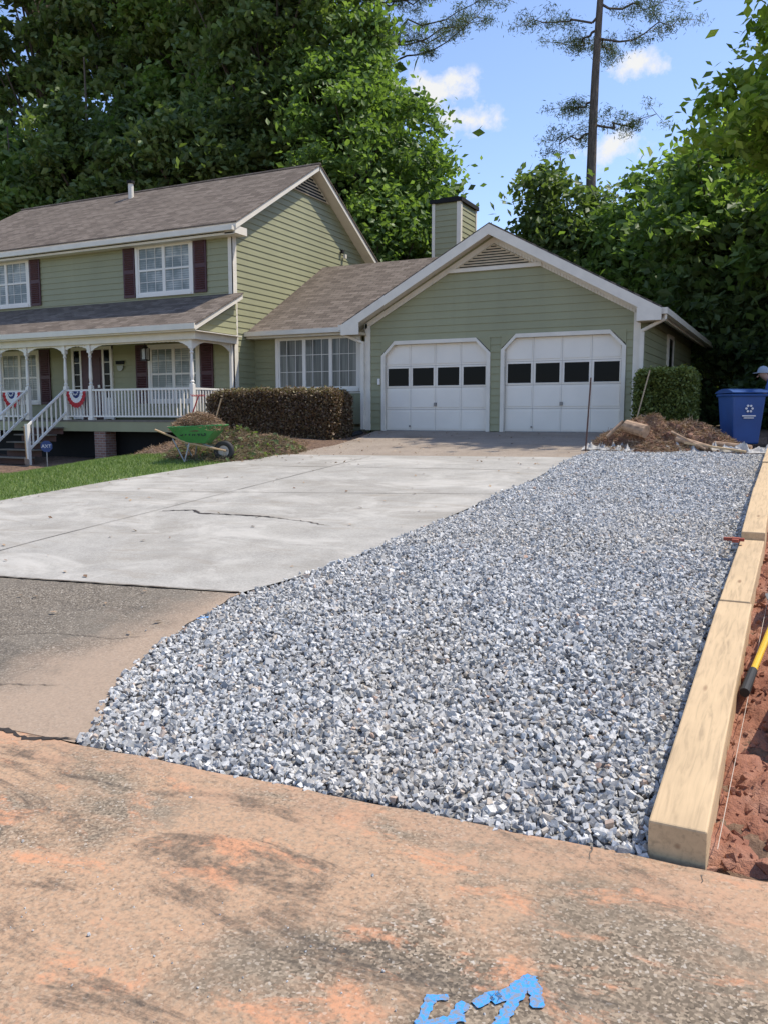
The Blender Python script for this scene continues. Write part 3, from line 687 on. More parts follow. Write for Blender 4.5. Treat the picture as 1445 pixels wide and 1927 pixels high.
# ------------------------------------------------------------------ foliage
def leaves(name,C,size,mat,rng,parent=None,attr=None,elong=1.6,up=.35):
    n=len(C);nrm=rng.normal(size=(n,3));nrm[:,2]=np.abs(nrm[:,2])+up;nrm/=np.linalg.norm(nrm,axis=1)[:,None]
    r=rng.normal(size=(n,3));u=np.cross(nrm,r);u/=np.linalg.norm(u,axis=1)[:,None];w=np.cross(nrm,u)
    s=size*rng.uniform(.55,1.25,n);a=u*(s*elong*.5)[:,None];b=w*(s*.5)[:,None]
    V=np.stack([C-a,C+b*.9-a*.1+nrm*(s*.08)[:,None],C+a,C-b*.9-a*.1+nrm*(s*.08)[:,None]],1).reshape(-1,3)
    F=np.arange(n*4).reshape(n,4)
    return mesh_np(name,V,F,mat,parent,attr=attr if attr is not None else rng.uniform(0,1,n))
def crown_pts(rng,cx,cy,cz,rx,ry,rz,nclump,nleaf,cr=(.35,.95),shell=.5):
    d=rng.normal(size=(nclump,3));d/=np.linalg.norm(d,axis=1)[:,None]
    rad=shell+(1-shell)*rng.uniform(0,1,nclump)**.6
    lump=1+.13*np.sin(d[:,0]*5+cx)+.12*np.sin(d[:,1]*6+cy)+.10*np.sin(d[:,2]*7+cz)
    Cc=np.stack([cx+d[:,0]*rx*rad*lump,cy+d[:,1]*ry*rad*lump,cz+d[:,2]*rz*rad*lump],1)
    R=rng.uniform(*cr,nclump);w=R**2/np.sum(R**2);idx=rng.choice(nclump,nleaf,p=w)
    g=rng.normal(size=(nleaf,3))*.52
    stray=rng.uniform(size=nleaf)<.16;g[stray]*=1.7
    P=Cc[idx]+g*R[idx][:,None]*np.array([1,1,.62])
    P[:,2]-=.25*R[idx]*np.minimum(g[:,0]**2+g[:,1]**2,1.6)
    cb=rng.uniform(0,1,nclump);at=np.clip(cb[idx]*.5+rng.uniform(0,1,nleaf)*.5,0,1)
    return P,at,Cc
def tree(name,x,y,h,crowns,mat,seed,nleaf=22000,leaf=.24,trunk=.28,bark=M_BARK,nclump=110,lean=0):
    rng=np.random.default_rng(seed);gz=float(H(x,y))-.1;e=empty(name,(0,0,0));b=MB()
    pts=[Vector((x+lean*t+.25*math.sin(t*5+seed),y+.2*math.cos(t*4+seed),gz+h*.9*t)) for t in np.linspace(0,1,8)]
    for i in range(7):
        b.limb(pts[i],pts[i+1],trunk*(1-i/8),trunk*(1-(i+1)/8),9,False)
    allP=[];allA=[];nclump=int(nclump*2)
    tot=sum(c[3]*c[5] for c in crowns)
    for (cx,cy,cz,rx,ry,rz) in crowns:
        nl=int(nleaf*rx*rz/tot);P,a,Cc=crown_pts(rng,cx,cy,cz,rx,ry,rz,max(30,int(nclump*rx*rz/tot)),nl)
        allP.append(P);allA.append(a)
        for c in Cc[:26]:
            c=Vector(c);t=max(1,min(6,int((c.z-gz)/h/.9*7)-1));s=pts[t]
            m=(s+c)/2+Vector((0,0,-.3));b.limb(s,m,trunk*.32,trunk*.18,5,False);b.limb(m,c,trunk*.18,.02,5,False)
    leaves('foliage',np.concatenate(allP),leaf,mat,rng,e,np.concatenate(allA));b.obj('trunk_and_limbs',bark,e,True);return e
tree('hardwood_tree',-17.3,33,17,[(-17.4,33,11.3,3.8,3.6,5.2),(-18.8,33.5,15,3.1,3.2,3.2),(-15.8,32,8.3,2.2,2.6,3)],M_LEAFL,1,52000,.20,.25,nclump=190)
tree('oak_tree',-22.5,34,25,[(-22.5,34,16,5,5,7.5),(-22.4,33,22.5,4,4,4.5)],M_LEAF,2,52000,.24,.35,nclump=190)
tree('oak_tree',-28,36,27,[(-28,36,15,5,5,9),(-27,35,24,5,4.5,5)],M_LEAFL,3,48000,.26,.35,nclump=170)
tree('oak_tree',-34,36,29,[(-34,36,15,5.5,5,9),(-33,36,26,5,4.5,6)],M_LEAF,4,46000,.28,.38,nclump=170)
tree('oak_tree',-40,36,30,[(-40,36,14,6,5,9),(-39.5,36,27,6,5,7)],M_LEAF,5,40000,.32,.4,nclump=150)
tree('maple_tree',-31,31,20,[(-31,31,11,4,3.5,5.5)],M_LEAF,6,24000,.24,.25)
tree('maple_tree',-36,30,17,[(-36,30,10,4.5,3.5,6)],M_LEAFL,16,20000,.28,.25)
tree('maple_tree',-25,31,15,[(-25,31,11,3.6,3,4.5)],M_LEAF,17,20000,.24,.25)
tree('magnolia_tree',-9.5,36,12.5,[(-9.5,36,9.3,1.9,2.2,2.4),(-8.0,36,7.0,2.0,2.5,2.2)],M_LEAF,7,15000,.22,.2)
tree('willow_tree',-12.9,37,10.0,[(-12.9,37,7.4,1.9,2.0,2.0)],M_LEAFL,8,5000,.15,.15,nclump=50)
tree('maple_tree',-5.3,35,11,[(-5.4,35,7.4,3.0,3,3.2)],M_LEAFL,9,20000,.23,.25)
tree('maple_tree',-3.0,32,12,[(-2.6,32,8.0,2.6,3,3.8)],M_LEAFL,18,18000,.24,.25)
tree('sweetgum_tree',2.0,23.5,17,[(1.5,23.5,9.4,4.1,3.5,3.4),(1.8,23,12.8,3.5,3,3.2),(2.3,23.3,15.8,2.8,2.6,2.4)],M_LEAFY,10,42000,.19,.28,nclump=150)
tree('oak_tree',3.2,28,13,[(2.5,28,7.0,4.6,3.5,5.2)],M_LEAFL,12,26000,.26,.3)
tree('oak_tree',-.8,31,12,[(-.2,31,5.6,3.6,3,4.4)],M_LEAF,13,22000,.26,.3)
rng=np.random.default_rng(44);PP=[];AA=[]
for k in range(46):
    x=-62+k*1.95+rng.uniform(-.8,.8);y=42+rng.uniform(-2,5);h=rng.uniform(5.0,7.0) if -20<x<-3 else rng.uniform(8,13)
    if x<-20: h+=8
    P,a,_=crown_pts(rng,x,y,1+h*.5,2.6,2.2,h*.52,36,2600,(.8,1.7),.3);PP.append(P);AA.append(a)
leaves('tree_line',np.concatenate(PP),.50,M_LEAFD,rng,None,np.concatenate(AA))
rng=np.random.default_rng(45);PP=[];AA=[]
for (x,y,z,r,rz) in((0.6,27,2.6,2.2,2.2),(2.6,25.5,3,2.2,2.6),(-1.6,29.5,3,1.8,2.4),(4,24,4,2.5,3.4),(1.5,30,5,3,3)):
    P,a,_=crown_pts(rng,x,y,z,r,r,rz,50,5000,(.4,.9),.4);PP.append(P);AA.append(a)
leaves('understory_shrubs',np.concatenate(PP),.20,M_LEAFD,rng,None,np.concatenate(AA))
def pine(x,y,h,seed,z0,nb,trunk,reach=3.2,extra=()):
    rng=np.random.default_rng(seed);gz=float(H(x,y));e=empty('pine_tree');b=MB();P=[];A=[]
    pt=lambda t:Vector((x+.35*math.sin(t*4+seed),y,gz+h*t))
    for i in range(12): b.limb(pt(i/12),pt((i+1)/12),trunk*(1-i/15),trunk*(1-(i+1)/15),10,False)
    br=[(rng.uniform(z0,h),rng.uniform(0,2*math.pi),reach*rng.uniform(.5,1.1)) for _ in range(nb)]+list(extra)
    for z,a,L in br:
        s=pt(z/h);d=Vector((math.cos(a),math.sin(a),0));prev=s;k=7;q=s
        for i in range(1,k+1):
            t=i/k;q=s+d*L*t+Vector((0,0,-.25*L*math.sin(t*2.2)*.3+L*.18*t*t))+Vector(rng.normal(0,.12,3));b.limb(prev,q,.05*(1.15-t)+.01,.05*(1.15-t-.1)+.01,5,False);prev=q
            if t>.35:
                for _ in range(3):
                    c=q+Vector(rng.normal(0,.36,3)*np.array([1,1,.55]));b.limb(q,c,.014,.008,4,False)
                    g=rng.normal(size=(85,3));g*=np.array([.22,.22,.13]);P.append(np.array(c)+g);A.append(np.clip(rng.uniform(0,.5)+rng.uniform(0,.5,85),0,1))
    b.obj('trunk_and_limbs',M_PBARK,e,True);leaves('needles',np.concatenate(P),.036,M_NEEDLE,rng,e,np.concatenate(A),elong=6,up=0);return e
pine(-8.9,40,27,3,16.5,11,.33,2.8,[(13.2,2.9,2.0),(13.6,.2,2.6),(14.6,2.6,1.5),(17.3,.15,3.6),(18.3,3.2,3.4),(19.5,0.1,3.8),(18.8,.6,3)])
pine(-21.6,42,29,5,20.5,22,.34,4.2,[(19.8,-.2,6.4),(20.6,-.1,6.6),(21.6,.1,6.2),(22.8,-.1,5.2),(21.0,.3,4.5)])
pine(-34,44,31,8,18,14,.36,4)
def boxhedge(name,x0,x1,y0,y1,z0,z1,n,mat,leaf,seed,rnd=.05,core=(.02,.02,.01)):
    rng=np.random.default_rng(seed);e=empty(name);L=[x1-x0,y1-y0,z1-z0]
    face=rng.choice(4,n,p=[.42,.28,.12,.18]);u=rng.uniform(0,1,(n,3))
    u[face==0,1]=0;u[face==1,2]=1;u[face==2,0]=0;u[face==3,0]=1
    P=np.array([x0,y0,z0])+u*np.array(L);c=np.array([(x0+x1)/2,(y0+y1)/2,(z0+z1)/2])
    q=(P-c)/(np.array(L)/2);r=np.sum(np.abs(q)**9,axis=1)**(1/9);P=c+(P-c)/r[:,None]*1.0
    P+=rng.normal(0,rnd*.7,(n,3));P+=(.03*nz(P[:,0]*2,P[:,2]*3+P[:,1]*2))[:,None]*np.array([0,-1,.6])
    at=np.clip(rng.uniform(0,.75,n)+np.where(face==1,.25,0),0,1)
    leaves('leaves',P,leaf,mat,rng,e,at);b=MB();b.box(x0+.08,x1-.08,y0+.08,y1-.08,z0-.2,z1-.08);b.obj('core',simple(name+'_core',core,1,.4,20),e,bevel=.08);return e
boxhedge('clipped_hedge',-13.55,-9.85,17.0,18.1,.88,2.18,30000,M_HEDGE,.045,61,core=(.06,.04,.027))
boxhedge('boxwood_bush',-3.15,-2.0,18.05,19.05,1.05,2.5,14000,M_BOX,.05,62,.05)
rng=np.random.default_rng(70);n=90000
x=rng.uniform(-19,-9.2,n);y=rng.uniform(6.5,14.2,n);ok=(x<XD(y)-.0+rng.normal(0,.03,n))&(y<12.55+.18*(-9.5-x));x=x[ok];y=y[ok];n=len(x)
z=H(x,y);a=rng.uniform(0,math.pi,n);hh=rng.uniform(.03,.065,n);w=.006
V=np.stack([np.stack([x-w*np.cos(a),y-w*np.sin(a),z],1),np.stack([x+w*np.cos(a),y+w*np.sin(a),z],1),np.stack([x+rng.normal(0,.02,n),y+rng.normal(0,.02,n),z+hh],1)],1).reshape(-1,3)
mesh_np('lawn_blades',V,np.arange(3*n).reshape(n,3),M_BLADE,bpy.data.objects['lawn'],attr=rng.uniform(0,1,n))
rng=np.random.default_rng(73);n=420;x=rng.uniform(-9.3,-3.6,n);y=rng.uniform(4,18.5,n)
y=np.where(rng.uniform(size=n)<.5,rng.uniform(12,18.6,n),y);x=np.where(rng.uniform(size=n)<.35,XD(y)+np.abs(rng.normal(0,.35,n)),x)
leaves('leaf_litter',np.stack([x,y,G(y)+.018],1),.035,M_STRAW,rng,None,up=3)

# ------------------------------------------------------------------ heaps
def sticks(name,P,L,w,mat,rng,parent=None,flat=.4):
    n=len(P);d=rng.normal(size=(n,3));d[:,2]*=flat;d/=np.linalg.norm(d,axis=1)[:,None];s=np.cross(d,rng.normal(size=(n,3)));s/=np.linalg.norm(s,axis=1)[:,None]
    l=(L*rng.uniform(.4,1.3,n))[:,None];V=np.stack([P-d*l-s*w,P+d*l-s*w,P+d*l+s*w,P-d*l+s*w],1).reshape(-1,3)
    return mesh_np(name,V,np.arange(4*n).reshape(n,4),mat,parent,attr=rng.uniform(0,1,n))
def heap(name,bl,mat_core,mat_st,n,L,w,seed,leafmat=None,nleaf=0):
    e=empty(name);rng=np.random.default_rng(seed)
    x0=min(b[0]-b[2]*1.2 for b in bl);x1=max(b[0]+b[2]*1.2 for b in bl);y0=min(b[1]-b[3]*1.2 for b in bl);y1=max(b[1]+b[3]*1.2 for b in bl)
    def hf(x,y):
        z=np.zeros_like(x)
        for cx,cy,rx,ry,h in bl: z=np.maximum(z,h*np.clip(1-((x-cx)/rx)**2-((y-cy)/ry)**2,0,1)**.8)
        return z
    f=lambda x,y:H(x,y)-.08+hf(x,y)*(1+.10*nz(x,y,5))+.02*nz(x,y,9)*(hf(x,y)>0.02)
    grid('mound',np.linspace(x0,x1,70),np.linspace(y0,y1,50),f,mat_core,e)
    x=rng.uniform(x0,x1,n*3);y=rng.uniform(y0,y1,n*3);k=hf(x,y)>.02;x=x[k][:n];y=y[k][:n];P=np.stack([x,y,f(x,y)+rng.uniform(0,.05,len(x))],1)
    sticks('straw',P,L,w,mat_st,rng,e)
    if leafmat: leaves('leaves',P[:nleaf]+np.array([0,0,.02]),.07,leafmat,rng,e)
    return e,f
hp,hf_=heap('dirt_and_straw_pile',[(-2.55,15.9,.75,.7,.60),(-1.9,16.0,.9,.7,.50),(-3.0,15.6,.5,.5,.38),(-1.4,15.9,.6,.5,.28),(-2.2,15.25,1.2,.45,.20)],M_PILE,M_STRAW,9000,.07,.003,81)
rng=np.random.default_rng(811);n=420;x=rng.uniform(-3.3,-.9,n);y=rng.uniform(14.95,16.0,n);stones('clods',np.stack([x,y,hf_(x,y)+.015],1),.014+.06*rng.uniform(0,1,n)**3,M_PILE,rng,hp,(H10,F10),.12)
b=MB();b.limb((-2.80,15.35,1.40),(-2.42,15.2,1.30),.11,.12,12);b.limb((-1.9,15.2,1.18),(-1.35,15.0,1.04),.06,.05,9);b.limb((-2.0,15.25,1.30),(-1.4,14.95,1.02),.025,.02,7);b.limb((-3.1,15.2,1.2),(-2.85,15.35,1.48),.035,.03,7);b.limb((-1.3,15.3,1.10),(-.7,15.1,1.05),.05,.045,9);b.obj('logs',simple('log_wood',(.38,.25,.155),.9,.4,12),hp)
b=MB();M=Matrix.Translation((-1.75,15.1,1.10))@Matrix.Rotation(math.radians(-12),4,'Z')@Matrix.Rotation(math.radians(7),4,'Y');b.box(0,1.0,-.05,.05,0,.03,M);b.obj('broken_board',M_STK,hp)
heap('cut_branch_pile',[(-9.55,12.7,.8,.8,.24),(-9.35,13.6,.8,.8,.34),(-10.3,12.6,.7,.6,.30),(-10.1,13.6,.8,.8,.46)],M_GROUND,M_CUT,7500,.10,.003,82,M_LEAF,450)
heap('mulch_mound',[(-12.5,15.5,2.2,1.2,.25),(-11,15.3,1.5,1.0,.22)],M_GROUND,M_STRAW,5000,.06,.003,83)
M_FAB=simple('landscape_fabric',(.44,.42,.38),.85,.4,7)
rng=np.random.default_rng(90)
FV=[];FF=[];nx,ny=150,10
hs=np.convolve(rng.uniform(0,1,nx+9),np.ones(4)/4,'same')
for j in range(ny+1):
    for i in range(nx+1):
        x=-3.5+3.15*i/nx;w=.10+.18*abs(math.sin(i*.045+.6));y=14.97+w*j/ny*1.6+.06*math.sin(i*.13)+.03*math.sin(i*.6)
        z=float(G(y))+.025+(.13*hs[i]**2*2*abs(math.sin(i*.31+j*.6))+.02*rng.uniform(0,1))*math.sin(math.pi*j/ny)+.02*j/ny;FV.append((x,y,z))
for j in range(ny):
    for i in range(nx):
        a=j*(nx+1)+i;FF.append((a,a+1,a+nx+2,a+nx+1))
mesh_np('landscape_fabric_sheet',FV,FF,M_FAB)

# ------------------------------------------------------------------ wheelbarrow
M_GREEN=simple('barrow_green',(.055,.22,.06),.4,.15,5);M_BLACK=simple('black_rubber',(.02,.02,.02),.7,.2);M_STEEL=simple('steel',(.3,.3,.3),.4,.2,8,metal=.7);M_HANDLE=simple('ash_handle',(.45,.31,.17),.6)
wb=empty('wheelbarrow',(-9.75,12.05,float(H(-9.75,12.05))),math.radians(18))
b=MB();top=[(-.45,-.34,.62),(.45,-.28,.66),(.45,.28,.66),(-.45,.34,.62)];bot=[(-.24,-.2,.36),(.16,-.17,.34),(.16,.17,.34),(-.24,.2,.36)]
for i in range(4):
    j=(i+1)%4;b.quad(top[i],top[j],bot[j],bot[i])
b.quad(*bot)
for i in range(4): b.limb(top[i],top[(i+1)%4],.014,.014,8)
o=b.obj('tray',M_GREEN,wb);so=o.modifiers.new('s','SOLIDIFY');so.thickness=.008
b=MB()
for s in(-1,1):
    b.limb((-.72,s*.30,.58),(-.2,s*.2,.36),.018,.018,8);b.limb((-.2,s*.2,.35),(.52,s*.07,.2),.018,.018,8)
b.obj('handles',M_HANDLE,wb)
b=MB()
for s in(-1,1):
    b.limb((-.12,s*.2,.34),(-.2,s*.24,0),.014,.014,8);b.limb((-.42,s*.23,.42),(-.2,s*.24,0),.014,.014,8);b.limb((.1,s*.15,.33),(.46,s*.07,.2),.012,.012,8)
b.limb((-.2,-.24,.02),(-.2,.24,.02),.014,.014,8);b.limb((.46,-.09,.19),(.46,.09,.19),.014,.014,8);b.obj('legs',M_STEEL,wb)
def wheel(parent,c,r,w,mat,axis='Y'):
    b=MB();n=24;prof=[(r*.55,-w*.5),(r*.85,-w*.5),(r,-w*.28),(r,w*.28),(r*.85,w*.5),(r*.55,w*.5)]
    for k in range(n):
        a=2*math.pi*k/n
        for q,o_ in prof: b.v.append((c[0]+q*math.cos(a),c[1]+o_,c[2]+q*math.sin(a)) if axis=='Y' else (c[0]+o_,c[1]+q*math.cos(a),c[2]+q*math.sin(a)))
    m=len(prof)
    for k in range(n):
        for j in range(m):
            b.f.append((k*m+j,k*m+(j+1)%m,((k+1)%n)*m+(j+1)%m,((k+1)%n)*m+j))
    b.obj('tyre',mat,parent,True)
    b=MB()
    if axis=='Y': b.limb((c[0],c[1]-w*.3,c[2]),(c[0],c[1]+w*.3,c[2]),r*.57,r*.57,20)
    else: b.limb((c[0]-w*.3,c[1],c[2]),(c[0]+w*.3,c[1],c[2]),r*.57,r*.57,20)
    b.obj('hub',M_STEEL,parent)
wheel(wb,(.46,0,.19),.19,.09,M_BLACK)
text('tray_text','SWING',.15,M_BLACK,wb,(-.02,-.262,.51),(math.radians(62),0,math.radians(3)))
rng=np.random.default_rng(91);n=3600;P=np.stack([rng.uniform(-.44,.44,n),rng.uniform(-.30,.30,n),np.zeros(n)],1);P[:,2]=.62+.24*np.clip(1-(P[:,0]/.48)**2-(P[:,1]/.36)**2,0,1)+rng.uniform(-.05,.04,n)
sticks('dry_brush',P,.07,.003,M_STRAW,rng,wb);b=MB();b.lathe(0,0,[(.55,.30),(.68,.26),(.77,.17),(.83,.02)],14);b.obj('brush_core',M_GROUND,wb)

def tool(name,p0,p1,mat,head=None,r=.014):
    e=empty(name);b=MB();b.limb(p0,p1,r,r,8);b.obj('shaft',mat,e)
    if head=='rake':
        b=MB();p=Vector(p1);b.limb(p+Vector((-.16,0,0)),p+Vector((.16,0,0)),.01,.01,6)
        for k in range(9): b.limb(p+Vector((-.16+.04*k,0,0)),p+Vector((-.16+.04*k,-.05,.03)),.005,.004,5)
        b.obj('head',simple('tool_red',(.5,.03,.03),.5),e)
    if head=='shovel':
        b=MB();p=Vector(p1);d=(Vector(p1)-Vector(p0)).normalized();s=d.cross(Vector((0,-1,.2))).normalized()
        b.prism([p-s*.09,p+s*.09,p+s*.1+d*.16,p+d*.28,p-s*.1+d*.16],(0,.01,0));b.obj('blade',M_STEEL,e)
    return e
M_RED2=simple('red_handle',(.5,.04,.04),.5)
g=float(H(-11.0,12.9))
tool('garden_rake',(-11.0,13.0,g+.1),(-10.6,13.1,g+1.15),M_RED2,'rake');tool('red_hoe',(-10.85,12.7,g+.15),(-10.15,12.9,g+.62),M_RED2,'rake')
tool('wood_rake',(-10.5,13.2,g+.1),(-10.2,13.3,g+1.1),M_HANDLE,None)
tool('spade',(-17.9,15.1,1.3),(-18.1,15.3,.45),M_HANDLE,'shovel')
tool('digging_bar',(-3.42,14.95,.9),(-3.36,14.95,2.25),simple('rusty_iron',(.10,.05,.035),.8),None,.014)
tool('leaning_pole',(-2.98,17.0,1.15),(-2.82,17.9,2.5),M_HANDLE,None,.014)
e=empty('yellow_shovel');b=MB();b.limb((-.05,5.75,.40),(-.155,4.7,.24),.018,.018,10);b.obj('shaft',simple('yellow_fibreglass',(.75,.45,.03),.4),e)
b=MB();b.limb((-.155,4.72,.242),(-.18,4.45,.20),.023,.025,12);b.obj('grip',M_BLACK,e)
b=MB();b.prism([(-.13,5.80,.41),(.03,5.82,.44),(.06,6.05,.44),(.0,6.24,.40),(-.10,6.22,.38),(-.15,6.02,.40)],(0,0,.006));b.limb((-.05,5.7,.4),(-.05,5.95,.42),.024,.012,8);b.obj('blade',M_STEEL,e)
e=empty('string_line');b=MB();b.limb((-.185,3.05,.05),(-.12,7.0,.42),.0016,.0016,5);b.obj('string',simple('twine',(.5,.42,.34)),e)
e=empty('marker_stake');b=MB();b.box(-.52,-.36,7.36,7.40,.56,.585);b.box(-.45,-.40,7.30,7.46,.555,.58);b.obj('stake',simple('rust_red',(.3,.07,.04),.8),e)
e=empty('drain_pipe');b=MB()
for k in range(16): b.limb((-10.0+.03*k*.4,18.75-.05*k,1.13-.002*k),(-10.0+.03*(k+.6)*.4,18.75-.05*(k+.6),1.13),.07 if k%2 else .06,.07 if k%2 else .06,12)
b.obj('corrugated_pipe',M_BLACK,e)
e=empty('security_sign',(-16.95,14.95,float(H(-16.95,14.95))),math.radians(35));b=MB();b.box(-.012,.012,0,.012,0,.5);b.obj('stake',M_STEEL,e)
b=MB();b.prism([(.15*math.cos(math.radians(22.5+45*k)),-.012,.56+.15*math.sin(math.radians(22.5+45*k))) for k in range(8)],(0,.01,0));b.obj('panel',simple('sign_blue',(.02,.05,.17),.4),e)
text('sign_text','AXT',.12,M_BW,e,(0,-.016,.56),(math.pi/2,0,0))

# ------------------------------------------------------------------ bins
M_BIN=simple('bin_blue',(.015,.07,.24),.45,.12,3)
def bin_(x,y,rz):
    z=float(G(y))-.06;e=empty('recycling_bin',(x,y,z),rz);b=MB()
    b.v=[(-.24,-.26,.08),(.24,-.26,.08),(.24,.26,.08),(-.24,.26,.08),(-.30,-.34,.98),(.30,-.34,.98),(.30,.34,.98),(-.30,.34,.98)];b.f=[(0,3,2,1),(4,5,6,7),(0,1,5,4),(1,2,6,5),(2,3,7,6),(3,0,4,7)]
    b.box(-.325,.325,-.365,.365,.93,.99);b.obj('body',M_BIN,e,bevel=.03)
    b=MB();n=10
    for k in range(n):
        a0=-1+2*k/n;a1=-1+2*(k+1)/n;f=lambda a:1.0+.07*(1-a*a)
        b.prism([(-.33,a0*.38,1.0),(-.33,a1*.38,1.0),(-.33,a1*.38,f(a1)+.01),(-.33,a0*.38,f(a0)+.01)],(.66,0,0))
    b.obj('lid',M_BIN,e)
    b=MB();b.limb((-.25,.42,.98),(.25,.42,.98),.018,.018,8);b.limb((-.25,.34,.93),(-.25,.42,.98),.018,.018,8);b.limb((.25,.34,.93),(.25,.42,.98),.018,.018,8);b.obj('handle',M_BIN,e)
    wheel(e,(-.29,.24,.13),.13,.06,M_BLACK,'X');wheel(e,(.29,.24,.13),.13,.06,M_BLACK,'X')
    b=MB()
    for k in range(6):
        a=k*math.pi/3;c=(.055*math.cos(a),.055*math.sin(a));b.prism([(c[0]+.02*math.cos(q),-.345+.0,.72+c[1]+.02*math.sin(q)) for q in np.linspace(0,2*math.pi,9)[:-1]],(0,.02,0))
    b.box(-.12,.12,-.338,-.32,.58,.60);b.box(-.09,.09,-.335,-.317,.545,.56);b.obj('mark',M_BW,e)
    return e
bin_(-.98,16.6,math.radians(28));bin_(-.22,17.1,math.radians(-5))

def person():
    e=empty('person',(-.42,19.6,float(G(19.6))-.10),0)
    M_SK=simple('skin',(.42,.25,.18),.6);M_SHIRT=simple('blue_shirt',(.05,.11,.30),.8);M_PANT=simple('dark_trousers',(.04,.045,.06),.9);M_CAP=simple('pale_cap',(.35,.40,.46),.8)
    def skin(name,V,E,R,mat,root=0):
        me=bpy.data.meshes.new(name);me.from_pydata(V,E,[]);me.materials.append(mat);o=link(bpy.data.objects.new(name,me),e)
        o.modifiers.new('k','SKIN')
        for i,r in enumerate(R): me.skin_vertices[0].data[i].radius=(r,r)
        me.skin_vertices[0].data[root].use_root=True
        s=o.modifiers.new('s','SUBSURF');s.levels=2;s.render_levels=2;return o
    skin('legs',[(.15,0,.82),(.15,-.11,.78),(.05,-.13,.45),(.12,-.13,.08),(.0,-.14,.04),(.15,.11,.78),(.08,.13,.45),(.18,.13,.08),(.06,.14,.04)],[(0,1),(1,2),(2,3),(3,4),(0,5),(5,6),(6,7),(7,8)],[.13,.10,.07,.05,.04,.10,.07,.05,.04],M_PANT)
    skin('shirt',[(.15,0,.85),(.08,0,1.0),(-.08,0,1.16),(-.2,0,1.22),(-.17,-.2,1.2),(-.25,-.25,.98),(-.17,.2,1.2),(-.25,.25,.98)],[(0,1),(1,2),(2,3),(3,4),(4,5),(3,6),(6,7)],[.14,.14,.15,.10,.07,.05,.07,.05],M_SHIRT)
    for s in(-1,1):
        skin('forearm',[(-.25,s*.25,.98),(-.36,s*.2,.8),(-.39,s*.19,.73)],[(0,1),(1,2)],[.04,.03,.028],M_SK)
        for k in range(4): skin('finger',[(-.39,s*(.17+.014*k),.72),(-.41,s*(.165+.015*k),.68),(-.40,s*(.165+.015*k),.64+.006*abs(k-1))],[(0,1),(1,2)],[.009,.008,.007],M_SK)
        skin('thumb',[(-.39,s*.165,.74),(-.42,s*.145,.71),(-.425,s*.14,.68)],[(0,1),(1,2)],[.010,.009,.008],M_SK)
    skin('neck_and_head',[(-.2,0,1.22),(-.27,0,1.27),(-.33,0,1.34),(-.34,0,1.42)],[(0,1),(1,2),(2,3)],[.06,.055,.095,.085],M_SK)
    b=MB();b.limb((-.415,-.01,1.33),(-.45,0,1.30),.012,.018,6);b.limb((-.40,-.035,1.355),(-.425,-.035,1.355),.012,.01,6);b.limb((-.40,.035,1.355),(-.425,.035,1.355),.012,.01,6);b.obj('face_features',M_SK,e)
    b=MB();b.lathe(-.335,0,[(1.38,.118),(1.42,.12),(1.48,.10),(1.52,.06),(1.535,.005)],16);b.prism([(-.40,-.09,1.385),(-.52,-.06,1.375),(-.54,0,1.375),(-.52,.06,1.375),(-.40,.09,1.385)],(0,0,.012));b.obj('cap',M_CAP,e,True)
person()

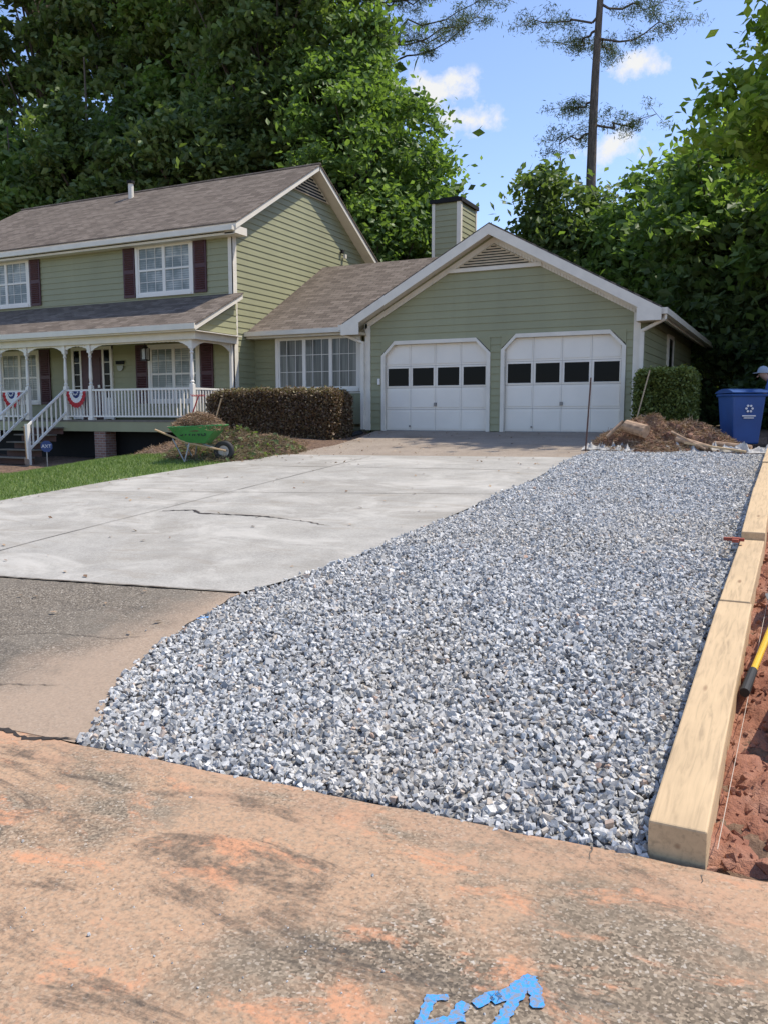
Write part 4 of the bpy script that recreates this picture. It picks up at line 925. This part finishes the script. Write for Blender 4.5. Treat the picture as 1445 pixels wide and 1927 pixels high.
# ------------------------------------------------------------------ world, sun, camera
Ld=Vector((.40,.30,.86)).normalized()
w=bpy.data.worlds.new('World');SC.world=w;w.use_nodes=True;nt=w.node_tree;N=nt.nodes;L=nt.links
bg=N['Background'];sky=N.new('ShaderNodeTexSky');sky.sky_type='NISHITA';sky.sun_disc=False
sky.sun_elevation=math.asin(Ld.z);sky.sun_rotation=math.atan2(Ld.x,Ld.y);sky.air_density=1.0;sky.dust_density=.4;sky.ozone_density=1.6
tc=N.new('ShaderNodeTexCoord')
def wm(op,a,b=0,clamp=False):
    m=N.new('ShaderNodeMath');m.operation=op;m.use_clamp=clamp
    for i,v in enumerate((a,b)):
        if hasattr(v,'is_output'):L.new(v,m.inputs[i])
        else:m.inputs[i].default_value=v
    return m.outputs[0]
acc=None
for (cx,cy,cz,r,sx) in[(-.3746,.985,.3538,.036,.62),(-.42,.973,.392,.045,.62),(-.197,1.081,.418,.032,.65),(-.221,1.0575,.322,.042,.7)]:
    c=Vector((cx,cy,cz)).normalized();s=N.new('ShaderNodeVectorMath');s.operation='SUBTRACT';L.new(tc.outputs['Generated'],s.inputs[0]);s.inputs[1].default_value=c
    q=N.new('ShaderNodeVectorMath');q.operation='MULTIPLY';L.new(s.outputs[0],q.inputs[0]);q.inputs[1].default_value=(sx,sx,1.5)
    l=N.new('ShaderNodeVectorMath');l.operation='LENGTH';L.new(q.outputs[0],l.inputs[0])
    v=wm('SUBTRACT',1,wm('DIVIDE',l.outputs['Value'],r),True);acc=v if acc is None else wm('MAXIMUM',acc,v)
no=N.new('ShaderNodeTexNoise');no.inputs['Scale'].default_value=32;no.inputs['Detail'].default_value=7;no.inputs['Roughness'].default_value=.62;L.new(tc.outputs['Generated'],no.inputs['Vector'])
v=wm('ADD',acc,wm('MULTIPLY',wm('SUBTRACT',no.outputs['Fac'],.5),2.4));v=wm('MULTIPLY',wm('MULTIPLY',wm('SUBTRACT',v,.25),1.7,True),wm('MULTIPLY',acc,4,True))
tint=N.new('ShaderNodeMix');tint.data_type='RGBA';tint.blend_type='MULTIPLY';tint.inputs[0].default_value=1;L.new(sky.outputs[0],tint.inputs[6]);tint.inputs[7].default_value=(1.42,1.40,1.55,1)
mx=N.new('ShaderNodeMix');mx.data_type='RGBA';L.new(v,mx.inputs[0]);L.new(tint.outputs[2],mx.inputs[6]);mx.inputs[7].default_value=(6.0,6.05,6.1,1)
L.new(mx.outputs[2],bg.inputs['Color']);bg.inputs['Strength'].default_value=.15
sd=bpy.data.lights.new('sun','SUN');sd.energy=5.0;sd.angle=math.radians(.5);sd.color=(1,.93,.82);so=bpy.data.objects.new('sun',sd);COL.objects.link(so)
so.rotation_euler=Ld.to_track_quat('Z','Y').to_euler()
cd=bpy.data.cameras.new('camera');cam=bpy.data.objects.new('camera',cd);COL.objects.link(cam);SC.camera=cam
cam.location=(0,0,1.6);cam.rotation_euler=(math.radians(90)-math.atan(183.5/1559),0,math.radians(26.5))
cd.sensor_fit='VERTICAL';cd.sensor_height=36;cd.sensor_width=27;cd.lens=1559/1927*36;cd.clip_start=.05;cd.clip_end=2000
